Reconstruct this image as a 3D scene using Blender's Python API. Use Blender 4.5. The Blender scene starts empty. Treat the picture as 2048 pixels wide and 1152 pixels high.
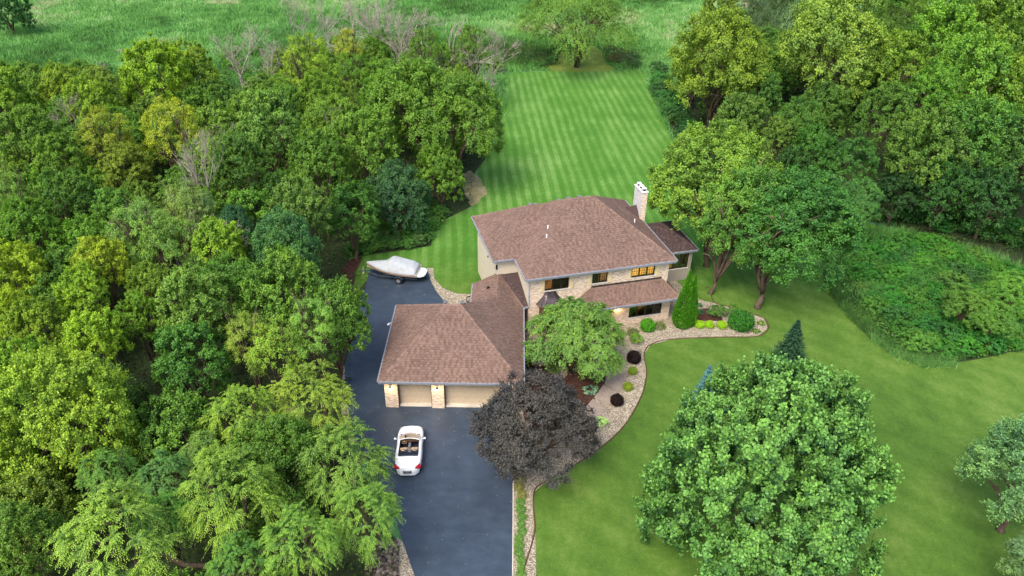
import bpy, bmesh, math, random
import numpy as np
from mathutils import Vector, Matrix

# ------------------------------------------------------------------ camera
F, TH, ROLL, H = 1540., math.radians(32.5), math.radians(1.0), 37.5
f_ = np.array([0, math.cos(TH), -math.sin(TH)]); r0 = np.array([1., 0, 0]); u0 = np.cross(r0, f_)
cr, sr = math.cos(ROLL), math.sin(ROLL)
r_ = cr*r0 + sr*u0; u_ = -sr*r0 + cr*u0
S = bpy.context.scene
cd = bpy.data.cameras.new('camera'); cam = bpy.data.objects.new('camera', cd); S.collection.objects.link(cam)
cd.sensor_width = 36; cd.lens = 36*F/2048; cd.clip_start = .5; cd.clip_end = 4000
cam.matrix_world = Matrix(((r_[0], u_[0], -f_[0], 0), (r_[1], u_[1], -f_[1], 0), (r_[2], u_[2], -f_[2], H), (0, 0, 0, 1)))
S.camera = cam
# ------------------------------------------------------------------ light
SUN_EL, SUN_AZ = math.radians(54), math.radians(-150)      # azimuth from +Y, positive towards +X
W = bpy.data.worlds.new('World'); S.world = W; W.use_nodes = True
nt = W.node_tree; nt.nodes.clear()
sky = nt.nodes.new('ShaderNodeTexSky'); sky.sky_type = 'NISHITA'; sky.sun_disc = False
sky.sun_elevation = SUN_EL; sky.sun_rotation = SUN_AZ; sky.dust_density = 3.0
bg = nt.nodes.new('ShaderNodeBackground'); bg.inputs[1].default_value = .14
wo = nt.nodes.new('ShaderNodeOutputWorld')
nt.links.new(sky.outputs[0], bg.inputs[0]); nt.links.new(bg.outputs[0], wo.inputs[0])
sl = bpy.data.lights.new('sun', 'SUN'); so = bpy.data.objects.new('sun', sl); S.collection.objects.link(so)
sl.energy = 1.5; sl.angle = math.radians(28); sl.color = (1, .95, .86)
sd = Vector((math.sin(SUN_AZ)*math.cos(SUN_EL), math.cos(SUN_AZ)*math.cos(SUN_EL), math.sin(SUN_EL)))
so.rotation_euler = sd.to_track_quat('Z', 'Y').to_euler(); so.location = sd*200
S.view_settings.view_transform = 'Standard'; S.view_settings.look = 'None'
S.view_settings.exposure = 1.3; S.view_settings.gamma = 1

# ------------------------------------------------------------------ helpers
def px(x, y, z=0.):
    d = f_*F + r_*(x-1024) + u_*(576-y); t = (z-H)/d[2]
    return Vector((t*d[0], t*d[1], z))
def prop(o, label=None, cat=None, group=None, kind=None):
    if label: o['label'] = label
    if cat: o['category'] = cat
    if group: o['group'] = group
    if kind: o['kind'] = kind
    return o
def link(o, parent=None):
    S.collection.objects.link(o)
    if parent: o.parent = parent
    return o
def empty(name, loc=(0, 0, 0), rz=0, **k):
    o = bpy.data.objects.new(name, None); link(o); o.location = loc; o.rotation_euler = (0, 0, rz); o.empty_display_size = .3
    return prop(o, **k)
class MB:
    def __init__(s): s.v = []; s.f = []; s.c = []
    def face(s, pts, c=.5):
        n = len(s.v); s.v += [tuple(p) for p in pts]; s.f.append(tuple(range(n, n+len(pts)))); s.c.append(c)
    def box(s, x0, x1, y0, y1, z0, z1, c=.5):
        n = len(s.v)
        s.v += [(x, y, z) for z in (z0, z1) for y in (y0, y1) for x in (x0, x1)]
        for q in ((0, 2, 3, 1), (4, 5, 7, 6), (0, 1, 5, 4), (2, 6, 7, 3), (0, 4, 6, 2), (1, 3, 7, 5)):
            s.f.append(tuple(n+i for i in q)); s.c.append(c)
    def tube(s, pts, rad, k=6, c=.5, caps=True):
        pts = [Vector(p) for p in pts]; n0 = len(s.v)
        for i, p in enumerate(pts):
            a = pts[max(i-1, 0)]; b = pts[min(i+1, len(pts)-1)]; d = (b-a)
            d = d.normalized() if d.length > 1e-6 else Vector((0, 0, 1))
            x = d.cross(Vector((0.31, .17, .93))); x = x.normalized() if x.length > .05 else d.cross(Vector((1, 0, 0))).normalized()
            y = d.cross(x); r = rad[i] if hasattr(rad, '__len__') else rad
            for j in range(k):
                t = 2*math.pi*j/k; s.v.append(tuple(p + x*(r*math.cos(t)) + y*(r*math.sin(t))))
        for i in range(len(pts)-1):
            for j in range(k):
                a = n0+i*k+j; b = n0+i*k+(j+1) % k
                s.f.append((a, b, b+k, a+k)); s.c.append(c)
        if caps:
            s.f.append(tuple(n0+j for j in range(k))[::-1]); s.c.append(c)
            s.f.append(tuple(n0+(len(pts)-1)*k+j for j in range(k))); s.c.append(c)
    def slab(s, pts, n, t, c=.5):                 # polygon extruded by -n*t
        pts = [Vector(p) for p in pts]; n = Vector(n); lo = [p-n*t for p in pts]
        s.face(pts, c); s.face(lo[::-1], c)
        for i in range(len(pts)):
            j = (i+1) % len(pts); s.face([pts[i], lo[i], lo[j], pts[j]], c)
    def loft(s, secs, closed=True, c=.5, caps=True):
        k = len(secs[0]); n0 = len(s.v)
        for q in secs: s.v += [tuple(p) for p in q]
        for i in range(len(secs)-1):
            for j in range(k if closed else k-1):
                a = n0+i*k+j; b = n0+i*k+(j+1) % k; s.f.append((a, b, b+k, a+k)); s.c.append(c)
        if caps:
            s.f.append(tuple(range(n0, n0+k))[::-1]); s.c.append(c)
            m = n0+(len(secs)-1)*k; s.f.append(tuple(range(m, m+k))); s.c.append(c)
    def mesh(s, name, mat, smooth=False):
        me = bpy.data.meshes.new(name); me.from_pydata(s.v, [], s.f)
        a = me.attributes.new('shade', 'FLOAT', 'FACE'); a.data.foreach_set('value', np.array(s.c, dtype=np.float32))
        if smooth: me.polygons.foreach_set('use_smooth', [True]*len(me.polygons))
        me.materials.append(mat); me.update(); return me
    def build(s, name, mat, parent=None, smooth=False, bevel=0, fix=True, **k):
        me = s.mesh(name, mat, smooth)
        if fix:
            bm = bmesh.new(); bm.from_mesh(me); bmesh.ops.recalc_face_normals(bm, faces=bm.faces); bm.to_mesh(me); bm.free()
        o = bpy.data.objects.new(name, me); link(o, parent); prop(o, **k)
        if bevel:
            m = o.modifiers.new('bevel', 'BEVEL'); m.width = bevel; m.segments = 2; m.limit_method = 'ANGLE'
        return o
def to_world_frame(o):                           # a child whose mesh is in world coordinates
    o.matrix_parent_inverse = Matrix.Rotation(-o.parent.rotation_euler.z, 4, 'Z') @ Matrix.Translation(-o.parent.location)
    return o

# ------------------------------------------------------------------ materials
def mat(name, rough=.8, spec=.3):
    m = bpy.data.materials.new(name); m.use_nodes = True; n = m.node_tree; b = n.nodes['Principled BSDF']
    b.inputs['Roughness'].default_value = rough; b.inputs['Specular IOR Level'].default_value = spec
    return m, n, b
def N(n, t, **k):
    o = n.nodes.new(t)
    for a, v in k.items(): setattr(o, a, v)
    return o
def noise(n, scale, detail=3, rough=.5, coord=None, dim='3D'):
    t = N(n, 'ShaderNodeTexNoise'); t.inputs['Scale'].default_value = scale; t.inputs['Detail'].default_value = detail; t.inputs['Roughness'].default_value = rough
    if coord: n.links.new(coord, t.inputs['Vector'])
    return t.outputs['Fac']
def ramp(n, src, stops, interp='LINEAR'):
    r = N(n, 'ShaderNodeValToRGB'); r.color_ramp.interpolation = interp; e = r.color_ramp.elements
    while len(e) < len(stops): e.new(.5)
    for i, (p, c) in enumerate(stops): e[i].position = p; e[i].color = (*c, 1) if len(c) == 3 else c
    n.links.new(src, r.inputs[0]); return r.outputs[0]
def mix(n, a, b, f, mode='MIX'):
    m = N(n, 'ShaderNodeMix', data_type='RGBA', blend_type=mode)
    for s, v in ((0, f), (6, a), (7, b)):
        if isinstance(v, (int, float)): m.inputs[s].default_value = v
        elif isinstance(v, tuple): m.inputs[s].default_value = (*v, 1)
        else: n.links.new(v, m.inputs[s])
    return m.outputs[2]
def mth(n, op, a, b=0., c=None):
    m = N(n, 'ShaderNodeMath', operation=op)
    for i, v in enumerate((a, b, c)):
        if v is None: continue
        if isinstance(v, (int, float)): m.inputs[i].default_value = v
        else: n.links.new(v, m.inputs[i])
    return m.outputs[0]
def bump(n, b, h, strength=.3, dist=.05):
    u = N(n, 'ShaderNodeBump'); u.inputs['Strength'].default_value = strength; u.inputs['Distance'].default_value = dist
    n.links.new(h, u.inputs['Height']); n.links.new(u.outputs[0], b.inputs['Normal'])
def pos(n): return N(n, 'ShaderNodeNewGeometry').outputs['Position']
def objc(n): return N(n, 'ShaderNodeTexCoord').outputs['Object']
def attr(n, a='shade'): return N(n, 'ShaderNodeAttribute', attribute_name=a).outputs['Fac']
def setc(n, b, c):
    if isinstance(c, tuple): b.inputs['Base Color'].default_value = (*c, 1)
    else: n.links.new(c, b.inputs['Base Color'])
def plain(name, col, rough=.6, spec=.3, metal=0, var=.12, sc=6):
    m, n, b = mat(name, rough, spec); b.inputs['Metallic'].default_value = metal
    c2 = tuple(max(0, x*(1-var*2)) for x in col); c1 = tuple(min(1, x*(1+var)) for x in col)
    setc(n, b, ramp(n, noise(n, sc, 5, .6, pos(n)), [(.3, c2), (.7, c1)])); return m

# foliage: the leaf colour is the object's own colour, varied leaf by leaf and brightened at twig tips like highlights
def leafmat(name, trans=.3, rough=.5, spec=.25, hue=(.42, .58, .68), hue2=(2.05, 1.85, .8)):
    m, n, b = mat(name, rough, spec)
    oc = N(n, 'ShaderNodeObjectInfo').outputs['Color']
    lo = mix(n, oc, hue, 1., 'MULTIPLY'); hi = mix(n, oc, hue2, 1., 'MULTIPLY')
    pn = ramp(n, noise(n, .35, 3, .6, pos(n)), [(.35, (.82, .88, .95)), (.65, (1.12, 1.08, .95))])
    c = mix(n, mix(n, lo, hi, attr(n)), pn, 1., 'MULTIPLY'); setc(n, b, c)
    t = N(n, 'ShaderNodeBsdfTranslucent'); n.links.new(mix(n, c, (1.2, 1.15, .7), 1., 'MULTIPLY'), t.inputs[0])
    x = N(n, 'ShaderNodeMixShader'); x.inputs[0].default_value = trans
    n.links.new(b.outputs[0], x.inputs[1]); n.links.new(t.outputs[0], x.inputs[2])
    n.links.new(x.outputs[0], n.nodes['Material Output'].inputs[0]); return m
M = {}
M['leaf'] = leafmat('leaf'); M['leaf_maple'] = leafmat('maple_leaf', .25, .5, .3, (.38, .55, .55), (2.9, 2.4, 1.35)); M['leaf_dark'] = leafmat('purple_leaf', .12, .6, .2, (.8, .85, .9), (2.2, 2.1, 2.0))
M['needle'] = leafmat('needle', .1, .6, .2, (.7, .75, .8), (1.5, 1.5, 1.4))
def barkmat(name, a, b_):
    m, n, b = mat(name, .9, .1)
    k = noise(n, 9, 6, .7, objc(n)); setc(n, b, ramp(n, k, [(.3, a), (.7, b_)])); bump(n, b, k, .6, .04); return m
M['bark'] = barkmat('bark', (.055, .04, .028), (.17, .125, .085))
M['deadwood'] = barkmat('dead_wood', (.2, .17, .135), (.45, .39, .32))

# mown grass with the paler and darker passes of the mower
def lawn_mat():
    m, n, b = mat('mown_grass', .85, .15); P = pos(n)
    sx = N(n, 'ShaderNodeSeparateXYZ'); n.links.new(P, sx.inputs[0]); X, Y = sx.outputs[0], sx.outputs[1]
    big = noise(n, .09, 4, .6, P); pm = N(n, 'ShaderNodeMapping'); pm.inputs['Scale'].default_value = (1, .3, 1); n.links.new(P, pm.inputs[0]); mid = noise(n, .6, 5, .65, pm.outputs[0]); fine = noise(n, 9, 4, .75, P)
    st = N(n, 'ShaderNodeMapping'); st.inputs['Scale'].default_value = (1.6, .5, 1); n.links.new(P, st.inputs[0])
    # stripes of the back lawn run away from the house; those in front run on a diagonal
    wob = mth(n, 'MULTIPLY', mth(n, 'SUBTRACT', noise(n, .15, 3, .6, pm.outputs[0]), .5), 1.1)
    a = mth(n, 'ADD', mth(n, 'ADD', X, mth(n, 'MULTIPLY', Y, .083)), wob)
    s1 = mth(n, 'MAXIMUM', mth(n, 'MINIMUM', mth(n, 'MULTIPLY', mth(n, 'SINE', mth(n, 'MULTIPLY', a, 5.6)), 2.2), 1), -1)
    c_ = mth(n, 'ADD', mth(n, 'ADD', mth(n, 'MULTIPLY', X, .62), mth(n, 'MULTIPLY', Y, .78)), wob)
    s2 = mth(n, 'SINE', mth(n, 'MULTIPLY', c_, 3.6))
    back = N(n, 'ShaderNodeMapRange'); back.inputs[1].default_value = 58; back.inputs[2].default_value = 66; n.links.new(Y, back.inputs[0])
    s1 = mth(n, 'MULTIPLY', s1, back.outputs[0]); s2 = mth(n, 'MULTIPLY', s2, mth(n, 'MULTIPLY', mth(n, 'SUBTRACT', 1, back.outputs[0]), .5))
    sss = mth(n, 'ADD', s1, s2)
    patch = N(n, 'ShaderNodeMapRange'); patch.inputs[1].default_value = .35; patch.inputs[2].default_value = .65; n.links.new(noise(n, .16, 5, .65, P), patch.inputs[0])
    t = mth(n, 'ADD', mth(n, 'MULTIPLY', mth(n, 'MULTIPLY', sss, mth(n, 'ADD', noise(n, .08, 3, .6, P), .12)), .085), mth(n, 'ADD', mth(n, 'MULTIPLY', big, .35), mth(n, 'ADD', mth(n, 'MULTIPLY', mid, .35), mth(n, 'MULTIPLY', mth(n, 'ADD', fine, noise(n, 2.6, 5, .75, P)), .33))))
    t = mth(n, 'ADD', t, mth(n, 'MULTIPLY', patch.outputs[0], .11))
    front = ramp(n, t, [(.5, (.032, .080, .010)), (.74, (.076, .150, .020)), (.95, (.155, .225, .05))])
    rear = ramp(n, t, [(.45, (.032, .105, .010)), (.72, (.070, .185, .022)), (.95, (.18, .31, .08))])
    c = mix(n, front, rear, back.outputs[0])
    setc(n, b, mix(n, c, ramp(n, noise(n, 40, 3, .7, P), [(.3, (.65, .68, .65)), (.7, (1.25, 1.22, 1.2))]), 1., 'MULTIPLY'))
    bump(n, b, noise(n, 22, 4, .8, P), .5, .05); return m
M['lawn'] = lawn_mat()
def ground_mat(name, stops, s1=.4, s2=6, bs=.4, rough=.95):
    m, n, b = mat(name, rough, .1); P = pos(n)
    t = mth(n, 'MULTIPLY', mth(n, 'ADD', noise(n, s1, 5, .65, P), noise(n, s2, 5, .7, P)), .5)
    setc(n, b, ramp(n, t, stops)); bump(n, b, noise(n, s2*2, 5, .8, P), bs, .08); return m
M['meadow'] = ground_mat('meadow_ground', [(.35, (.04, .11, .04)), (.5, (.08, .20, .07)), (.65, (.16, .30, .09))], .08, 1.5, .8)
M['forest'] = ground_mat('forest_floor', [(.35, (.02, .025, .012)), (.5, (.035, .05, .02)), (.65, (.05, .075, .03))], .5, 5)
M['mulch'] = ground_mat('mulch', [(.35, (.03, .015, .01)), (.5, (.075, .035, .025)), (.65, (.14, .075, .05))], 3, 18, .9)
M['sunlit_grass'] = ground_mat('sunlit_moss_green', [(.35, (.09, .14, .02)), (.5, (.14, .19, .03)), (.65, (.2, .24, .06))], .5, 7, .4)
M['straw'] = ground_mat('dry_grass', [(.35, (.12, .14, .05)), (.5, (.28, .24, .12)), (.65, (.42, .35, .2))], .8, 6, .6)
def asphalt():
    m, n, b = mat('asphalt', .55, .5); P = pos(n)
    big = noise(n, .25, 5, .6, P); mp = N(n, 'ShaderNodeMapping'); mp.inputs['Scale'].default_value = (1, 1.6, 1); n.links.new(P, mp.inputs[0])
    brush = noise(n, 1.0, 5, .6, mp.outputs[0])
    t = mth(n, 'MULTIPLY', mth(n, 'ADD', big, brush), .5)
    c = ramp(n, t, [(.38, (.024, .037, .056)), (.5, (.032, .048, .072)), (.62, (.043, .062, .09))])
    sp = ramp(n, noise(n, 60, 2, .8, P), [(.3, (.7, .7, .7)), (.7, (1.3, 1.3, 1.3))])
    dirt = ramp(n, noise(n, .9, 6, .75, P), [(.62, (0, 0, 0)), (.75, (1, 1, 1))])
    c = mix(n, mix(n, c, sp, 1., 'MULTIPLY'), (.10, .085, .09), mth(n, 'MULTIPLY', dirt, .5))
    setc(n, b, c); bump(n, b, noise(n, 45, 3, .8, P), .35, .02); return m
M['asphalt'] = asphalt()
def gravel():
    m, n, b = mat('pale_gravel', .9, .15); P = pos(n)
    v = N(n, 'ShaderNodeTexVoronoi'); v.inputs['Scale'].default_value = 16; n.links.new(P, v.inputs['Vector'])
    g = N(n, 'ShaderNodeSeparateColor'); n.links.new(v.outputs['Color'], g.inputs[0])
    c = ramp(n, g.outputs[0], [(0, (.24, .20, .14)), (.35, (.42, .37, .28)), (.7, (.56, .51, .41)), (1, (.74, .70, .6))])
    e = ramp(n, v.outputs['Distance'], [(.25, (1, 1, 1)), (.7, (.45, .4, .36))])
    b2 = ramp(n, noise(n, 1.2, 5, .6, P), [(.3, (.75, .72, .68)), (.65, (1.05, 1.03, 1))])
    setc(n, b, mix(n, mix(n, c, e, 1., 'MULTIPLY'), b2, 1., 'MULTIPLY')); bump(n, b, mth(n, 'SUBTRACT', 1, v.outputs['Distance']), .8, .05); return m
M['gravel'] = gravel()
def concrete(name, col, stain=.4):
    m, n, b = mat(name, .85, .2); P = pos(n)
    a = tuple(x*(1-stain) for x in col)
    k = mth(n, 'MULTIPLY', mth(n, 'ADD', noise(n, 1.3, 6, .7, P), noise(n, 12, 4, .7, P)), .5)
    setc(n, b, ramp(n, k, [(.36, a), (.58, col)])); bump(n, b, noise(n, 40, 3, .7, P), .2, .01); return m
M['walk'] = concrete('walk_concrete', (.34, .27, .22)); M['concrete'] = concrete('pale_concrete', (.55, .5, .42))
M['cap'] = concrete('cap_concrete', (.62, .6, .57), .25)
def shingles():
    m, n, b = mat('asphalt_shingle', .92, .12); P = pos(n)
    c = ramp(n, attr(n), [(0, (.088, .057, .046)), (.3, (.14, .091, .072)), (.65, (.198, .132, .103)), (1, (.25, .175, .138))])
    g = ramp(n, noise(n, 25, 4, .8, P), [(.3, (.75, .74, .74)), (.7, (1.2, 1.18, 1.16))])
    d = ramp(n, noise(n, .5, 5, .6, P), [(.3, (.86, .85, .86)), (.7, (1.08, 1.06, 1.05))])
    setc(n, b, mix(n, mix(n, c, g, 1., 'MULTIPLY'), d, 1., 'MULTIPLY')); bump(n, b, noise(n, 60, 3, .8, P), .4, .01); return m
M['shingle'] = shingles()
def shingles_dark():
    m, n, b = mat('weathered_shingle', .9, .15); P = pos(n)
    c = ramp(n, attr(n), [(0, (.032, .022, .022)), (.6, (.075, .050, .048)), (1, (.14, .098, .09))])
    g = ramp(n, noise(n, 25, 4, .8, P), [(.3, (.75, .74, .74)), (.7, (1.2, 1.18, 1.16))])
    setc(n, b, mix(n, c, g, 1., 'MULTIPLY')); return m
M['shingle_dark'] = shingles_dark()
def brick(name, a, b_, mo):
    m, n, b = mat(name, .9, .15); o = objc(n)
    s = N(n, 'ShaderNodeSeparateXYZ'); n.links.new(o, s.inputs[0]); cx = N(n, 'ShaderNodeCombineXYZ')
    n.links.new(mth(n, 'ADD', s.outputs[0], s.outputs[1]), cx.inputs[0]); n.links.new(s.outputs[2], cx.inputs[1])
    k = N(n, 'ShaderNodeTexBrick'); n.links.new(cx.outputs[0], k.inputs['Vector'])
    k.inputs['Color1'].default_value = (0, 0, 0, 1); k.inputs['Color2'].default_value = (1, 1, 1, 1); k.inputs['Mortar'].default_value = (.5, .5, .5, 1)
    k.inputs['Scale'].default_value = 1; k.inputs['Brick Width'].default_value = .23; k.inputs['Row Height'].default_value = .075
    k.inputs['Mortar Size'].default_value = .008; k.inputs['Bias'].default_value = 0
    c = ramp(n, k.outputs['Color'], [(0, a), (.45, tuple((x+y)/2 for x, y in zip(a, b_))), (1, b_)])
    mp = N(n, 'ShaderNodeMapping'); mp.inputs['Scale'].default_value = (3, 9, 1); n.links.new(cx.outputs[0], mp.inputs[0])
    c = mix(n, c, ramp(n, noise(n, 1.1, 4, .7, mp.outputs[0]), [(.35, (.68, .6, .56)), (.62, (1.15, 1.15, 1.15))]), 1., 'MULTIPLY')
    c = mix(n, c, mo, k.outputs['Fac']); setc(n, b, c)
    bump(n, b, mth(n, 'SUBTRACT', 1, k.outputs['Fac']), .6, .012); return m
M['brick'] = brick('tan_brick', (.52, .35, .23), (.88, .73, .56), (.72, .63, .52))
M['brick_white'] = brick('limewashed_brick', (.5, .48, .46), (.66, .64, .62), (.6, .58, .56))
def siding(name, col, step=.18):
    m, n, b = mat(name, .7, .25); P = pos(n); s = N(n, 'ShaderNodeSeparateXYZ'); n.links.new(P, s.inputs[0])
    fr = mth(n, 'FRACT', mth(n, 'DIVIDE', s.outputs[2], step))
    c = ramp(n, noise(n, 1.5, 5, .6, P), [(.3, tuple(x*.88 for x in col)), (.7, col)])
    setc(n, b, mix(n, c, ramp(n, fr, [(0, (.72, .7, .68)), (.08, (1, 1, 1))]), 1., 'MULTIPLY')); bump(n, b, fr, .5, .02); return m
M['cream'] = siding('cream_siding', (.66, .58, .44)); M['beige'] = siding('beige_siding', (.36, .31, .25))
M['shutter'] = plain('cream_paint', (.72, .58, .34), .5); M['trim'] = plain('pale_trim', (.62, .58, .5), .5)
M['gutter'] = plain('grey_gutter', (.24, .25, .28), .35, .5); M['fascia'] = plain('white_fascia', (.42, .42, .42), .5)
M['frame'] = plain('dark_bronze_frame', (.03, .022, .018), .4, .4); M['door'] = plain('tan_door_paint', (.50, .40, .28), .5, var=.05)
M['copper'] = plain('aged_copper', (.10, .075, .075), .35, .5, .5, .3, 3); M['flash'] = plain('flashing_metal', (.25, .24, .24), .4, .5, .6)
M['white'] = plain('white_metal', (.8, .8, .8), .35, .4, var=.03); M['black'] = plain('black_rubber', (.015, .015, .017), .7)
M['brown'] = plain('brown_wood', (.10, .055, .03), .6); M['curtain'] = plain('brown_curtain', (.20, .11, .05), .8, var=.25, sc=3)
M['room'] = plain('dark_room', (.035, .025, .02), .9)
def glassm():
    m, n, b = mat('window_glass', .03, .5); b.inputs['Base Color'].default_value = (.55, .58, .6, 1)
    t = N(n, 'ShaderNodeBsdfTransparent'); t.inputs[0].default_value = (.8, .82, .8, 1)
    g = N(n, 'ShaderNodeBsdfGlossy'); g.inputs['Roughness'].default_value = .02; g.inputs[0].default_value = (.9, .9, .9, 1)
    fr = N(n, 'ShaderNodeFresnel'); fr.inputs[0].default_value = 1.5
    x = N(n, 'ShaderNodeMixShader'); n.links.new(fr.outputs[0], x.inputs[0]); n.links.new(t.outputs[0], x.inputs[1]); n.links.new(g.outputs[0], x.inputs[2])
    n.links.new(x.outputs[0], n.nodes['Material Output'].inputs[0]); return m
M['glass'] = glassm()
def emit(name, col, st, var=False):
    m, n, b = mat(name, .6, .2); b.inputs['Base Color'].default_value = (*[x*.5 for x in col], 1)
    b.inputs['Emission Strength'].default_value = st
    if var: n.links.new(ramp(n, noise(n, 1.6, 4, .6, objc(n)), [(.3, tuple(x*.25 for x in col)), (.55, tuple(x*.6 for x in col)), (.75, col)]), b.inputs['Emission Color'])
    else: b.inputs['Emission Color'].default_value = (*col, 1)
    return m
M['bulb'] = emit('lamp_bulb', (1, .72, .35), 14); M['litroom'] = emit('lit_room', (1, .5, .09), 1.1, True); M['dimroom'] = emit('dim_room', (.9, .38, .1), .35, True)

# ------------------------------------------------------------------ ground sheets
def smooth_poly(P, n=5):
    P = [Vector(p) for p in P]; out = []
    for i in range(len(P)):
        a, b, c, d = P[i-1], P[i], P[(i+1) % len(P)], P[(i+2) % len(P)]
        for j in range(n):
            t = j/n; out.append(.5*((2*b)+(c-a)*t+(2*a-5*b+4*c-d)*t*t+(3*b-a-3*c+d)*t**3))
    return out
def sheet(name, pts, z, m, smooth=False, parent=None, jit=0, **k):
    P = [Vector((p[0], p[1], 0)) for p in pts]
    if smooth: P = smooth_poly(P)
    if jit:
        rr = random.Random(5); P = [p+Vector((rr.uniform(-jit, jit), rr.uniform(-jit, jit), 0)) for p in P]
    bm = bmesh.new(); f = bm.faces.new([bm.verts.new((p.x, p.y, z)) for p in P]); f.normal_update()
    if f.normal.z < 0: f.normal_flip()
    bmesh.ops.triangulate(bm, faces=bm.faces[:])
    me = bpy.data.meshes.new(name); bm.to_mesh(me); bm.free(); me.materials.append(m)
    o = bpy.data.objects.new(name, me); link(o, parent); prop(o, **k); return o
def G(*q): return [px(a, b) for a, b in q]
st = dict(kind='structure')
sheet('ground', [(-2500, -200), (2500, -200), (2500, 3500), (-2500, 3500)], 0, M['meadow'], **st)
lawn_pts = G((735, 560), (700, 600), (690, 545), (700, 515), (790, 503), (862, 492), (868, 450), (905, 432), (945, 412), (972, 385), (950, 345),
             (985, 300), (1000, 240), (1018, 146), (1150, 139), (1284, 140), (1310, 205), (1342, 275), (1385, 340), (1480, 425), (1700, 440), (1760, 452),
             (1850, 475), (1960, 520), (2048, 560), (2300, 620), (2500, 700))
lawn_pts += [Vector((75, 20, 0)), Vector((60, -10, 0)), Vector((-2, -10, 0))] + G((1050, 1152), (1046, 900), (1000, 700))
sheet('lawn', lawn_pts, .012, M['lawn'], **st)
left_wood = G((735, 556), (690, 545), (700, 515), (790, 503), (862, 492), (868, 450), (905, 432), (945, 412), (950, 345), (985, 300), (975, 230), (860, 170), (600, 190), (450, 250), (250, 245), (0, 235), (-250, 300))
left_wood += [Vector((-90, 30, 0)), Vector((-60, 0, 0)), Vector((-5, 5, 0))] + G((800, 1152), (795, 1090), (700, 900), (705, 700))
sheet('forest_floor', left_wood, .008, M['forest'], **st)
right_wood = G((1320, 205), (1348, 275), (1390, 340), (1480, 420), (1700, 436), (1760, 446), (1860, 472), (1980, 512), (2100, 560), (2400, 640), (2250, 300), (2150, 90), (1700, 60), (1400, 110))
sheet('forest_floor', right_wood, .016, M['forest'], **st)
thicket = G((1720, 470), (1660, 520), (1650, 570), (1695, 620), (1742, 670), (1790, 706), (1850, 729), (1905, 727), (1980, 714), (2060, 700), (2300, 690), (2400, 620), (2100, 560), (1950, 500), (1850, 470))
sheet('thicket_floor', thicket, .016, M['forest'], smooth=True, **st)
sheet('sunlit_clearing', G((1100, 141), (1112, 112), (1140, 97), (1180, 93), (1205, 103), (1212, 125), (1222, 141)), .016, M['sunlit_grass'], smooth=True, **st)  # moss-green lobe of lawn, its sunlit brightness put into the colour
sheet('dry_grass_edge', G((945, 412), (972, 385), (962, 360), (940, 342), (925, 360), (935, 395)), .02, M['straw'], smooth=True, jit=.2, **st)
sheet('mulch_edge', G((683, 545), (700, 520), (725, 515), (712, 545), (706, 580), (690, 590)), .02, M['mulch'], smooth=True, **st)
# driveway
drive = G((735, 556), (741, 540), (770, 533), (855, 536), (863, 568), (890, 604), (905, 650), (1020, 700), (1042, 800), (1030, 860), (1027, 935), (1026, 1152)) + [px(1026, 1500), px(850, 1500)] + \
        G((829, 1152), (806, 1085), (788, 1030), (752, 955), (712, 880), (690, 800), (688, 735), (706, 660), (724, 600))
sheet('driveway', drive, .024, M['asphalt'], **st)
# gravel beds
bed_edge = G((1073, 1152), (1070, 1060), (1068, 985), (1095, 962), (1150, 930), (1205, 893), (1250, 850), (1284, 790), (1293, 745), (1288, 710), (1301, 690), (1345, 679), (1440, 675), (1515, 673), (1536, 657), (1527, 637), (1480, 620), (1430, 607), (1392, 598))
gb = bed_edge + G((1350, 560), (1060, 560), (1040, 700), (1030, 850), (1026, 935), (1024, 1152)) + [px(1024, 1500), px(1074, 1500)]
sheet('gravel_bed', gb, .028, M['gravel'], **st)
sheet('gravel_path', G((853, 536), (867, 537), (868, 557), (885, 576), (912, 587), (950, 590), (1000, 592), (1000, 640), (896, 612), (872, 582), (861, 560)), .030, M['gravel'], **st)
sheet('gravel_strip', G((795, 1075), (806, 1085), (829, 1152)) + [px(845, 1400), px(800, 1400)] + G((792, 1152), (786, 1105)), .030, M['gravel'], **st)
sheet('gravel_strip', G((676, 735), (690, 732), (690, 760), (700, 860), (715, 885), (700, 885), (684, 830)), .030, M['gravel'], **st)
sheet('mulch_bed', G((1050, 700), (1085, 705), (1092, 735), (1120, 760), (1145, 745), (1200, 745), (1210, 770), (1178, 815), (1150, 850), (1060, 860), (1045, 780)), .034, M['mulch'], smooth=True, **st)
sheet('mulch_bed', G((1400, 620), (1425, 620), (1445, 640), (1420, 642), (1395, 640)), .034, M['mulch'], smooth=True, **st)
def slab_obj(name, pts, z0, z1, m, parent=None, **k):
    b = MB(); P = [Vector((p[0], p[1], z1)) for p in pts]; b.slab(P, (0, 0, 1), z1-z0); return b.build(name, m, parent, **k)
WALK = empty('walkway', px(1210, 800), **st)
def wslab(q):
    o = slab_obj('slab', [(p[0], p[1]) for p in G(*q)], .0, .06, M['walk'], WALK); return to_world_frame(o)
wslab([(1166, 822), (1193, 840), (1213, 818), (1186, 798)]); wslab([(1188, 796), (1215, 816), (1236, 790), (1207, 770)])
wslab([(1209, 768), (1238, 788), (1250, 750), (1218, 738)]); wslab([(1219, 736), (1251, 748), (1250, 705), (1216, 700)])
wslab([(1165, 824), (1192, 842), (1165, 862), (1142, 842)]); wslab([(1216, 698), (1249, 702), (1235, 672), (1190, 672)])
wslab([(1063, 702), (1088, 702), (1089, 732), (1062, 731)]); wslab([(1062, 699), (1088, 699), (1190, 690), (1190, 672), (1062, 672)])
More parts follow.
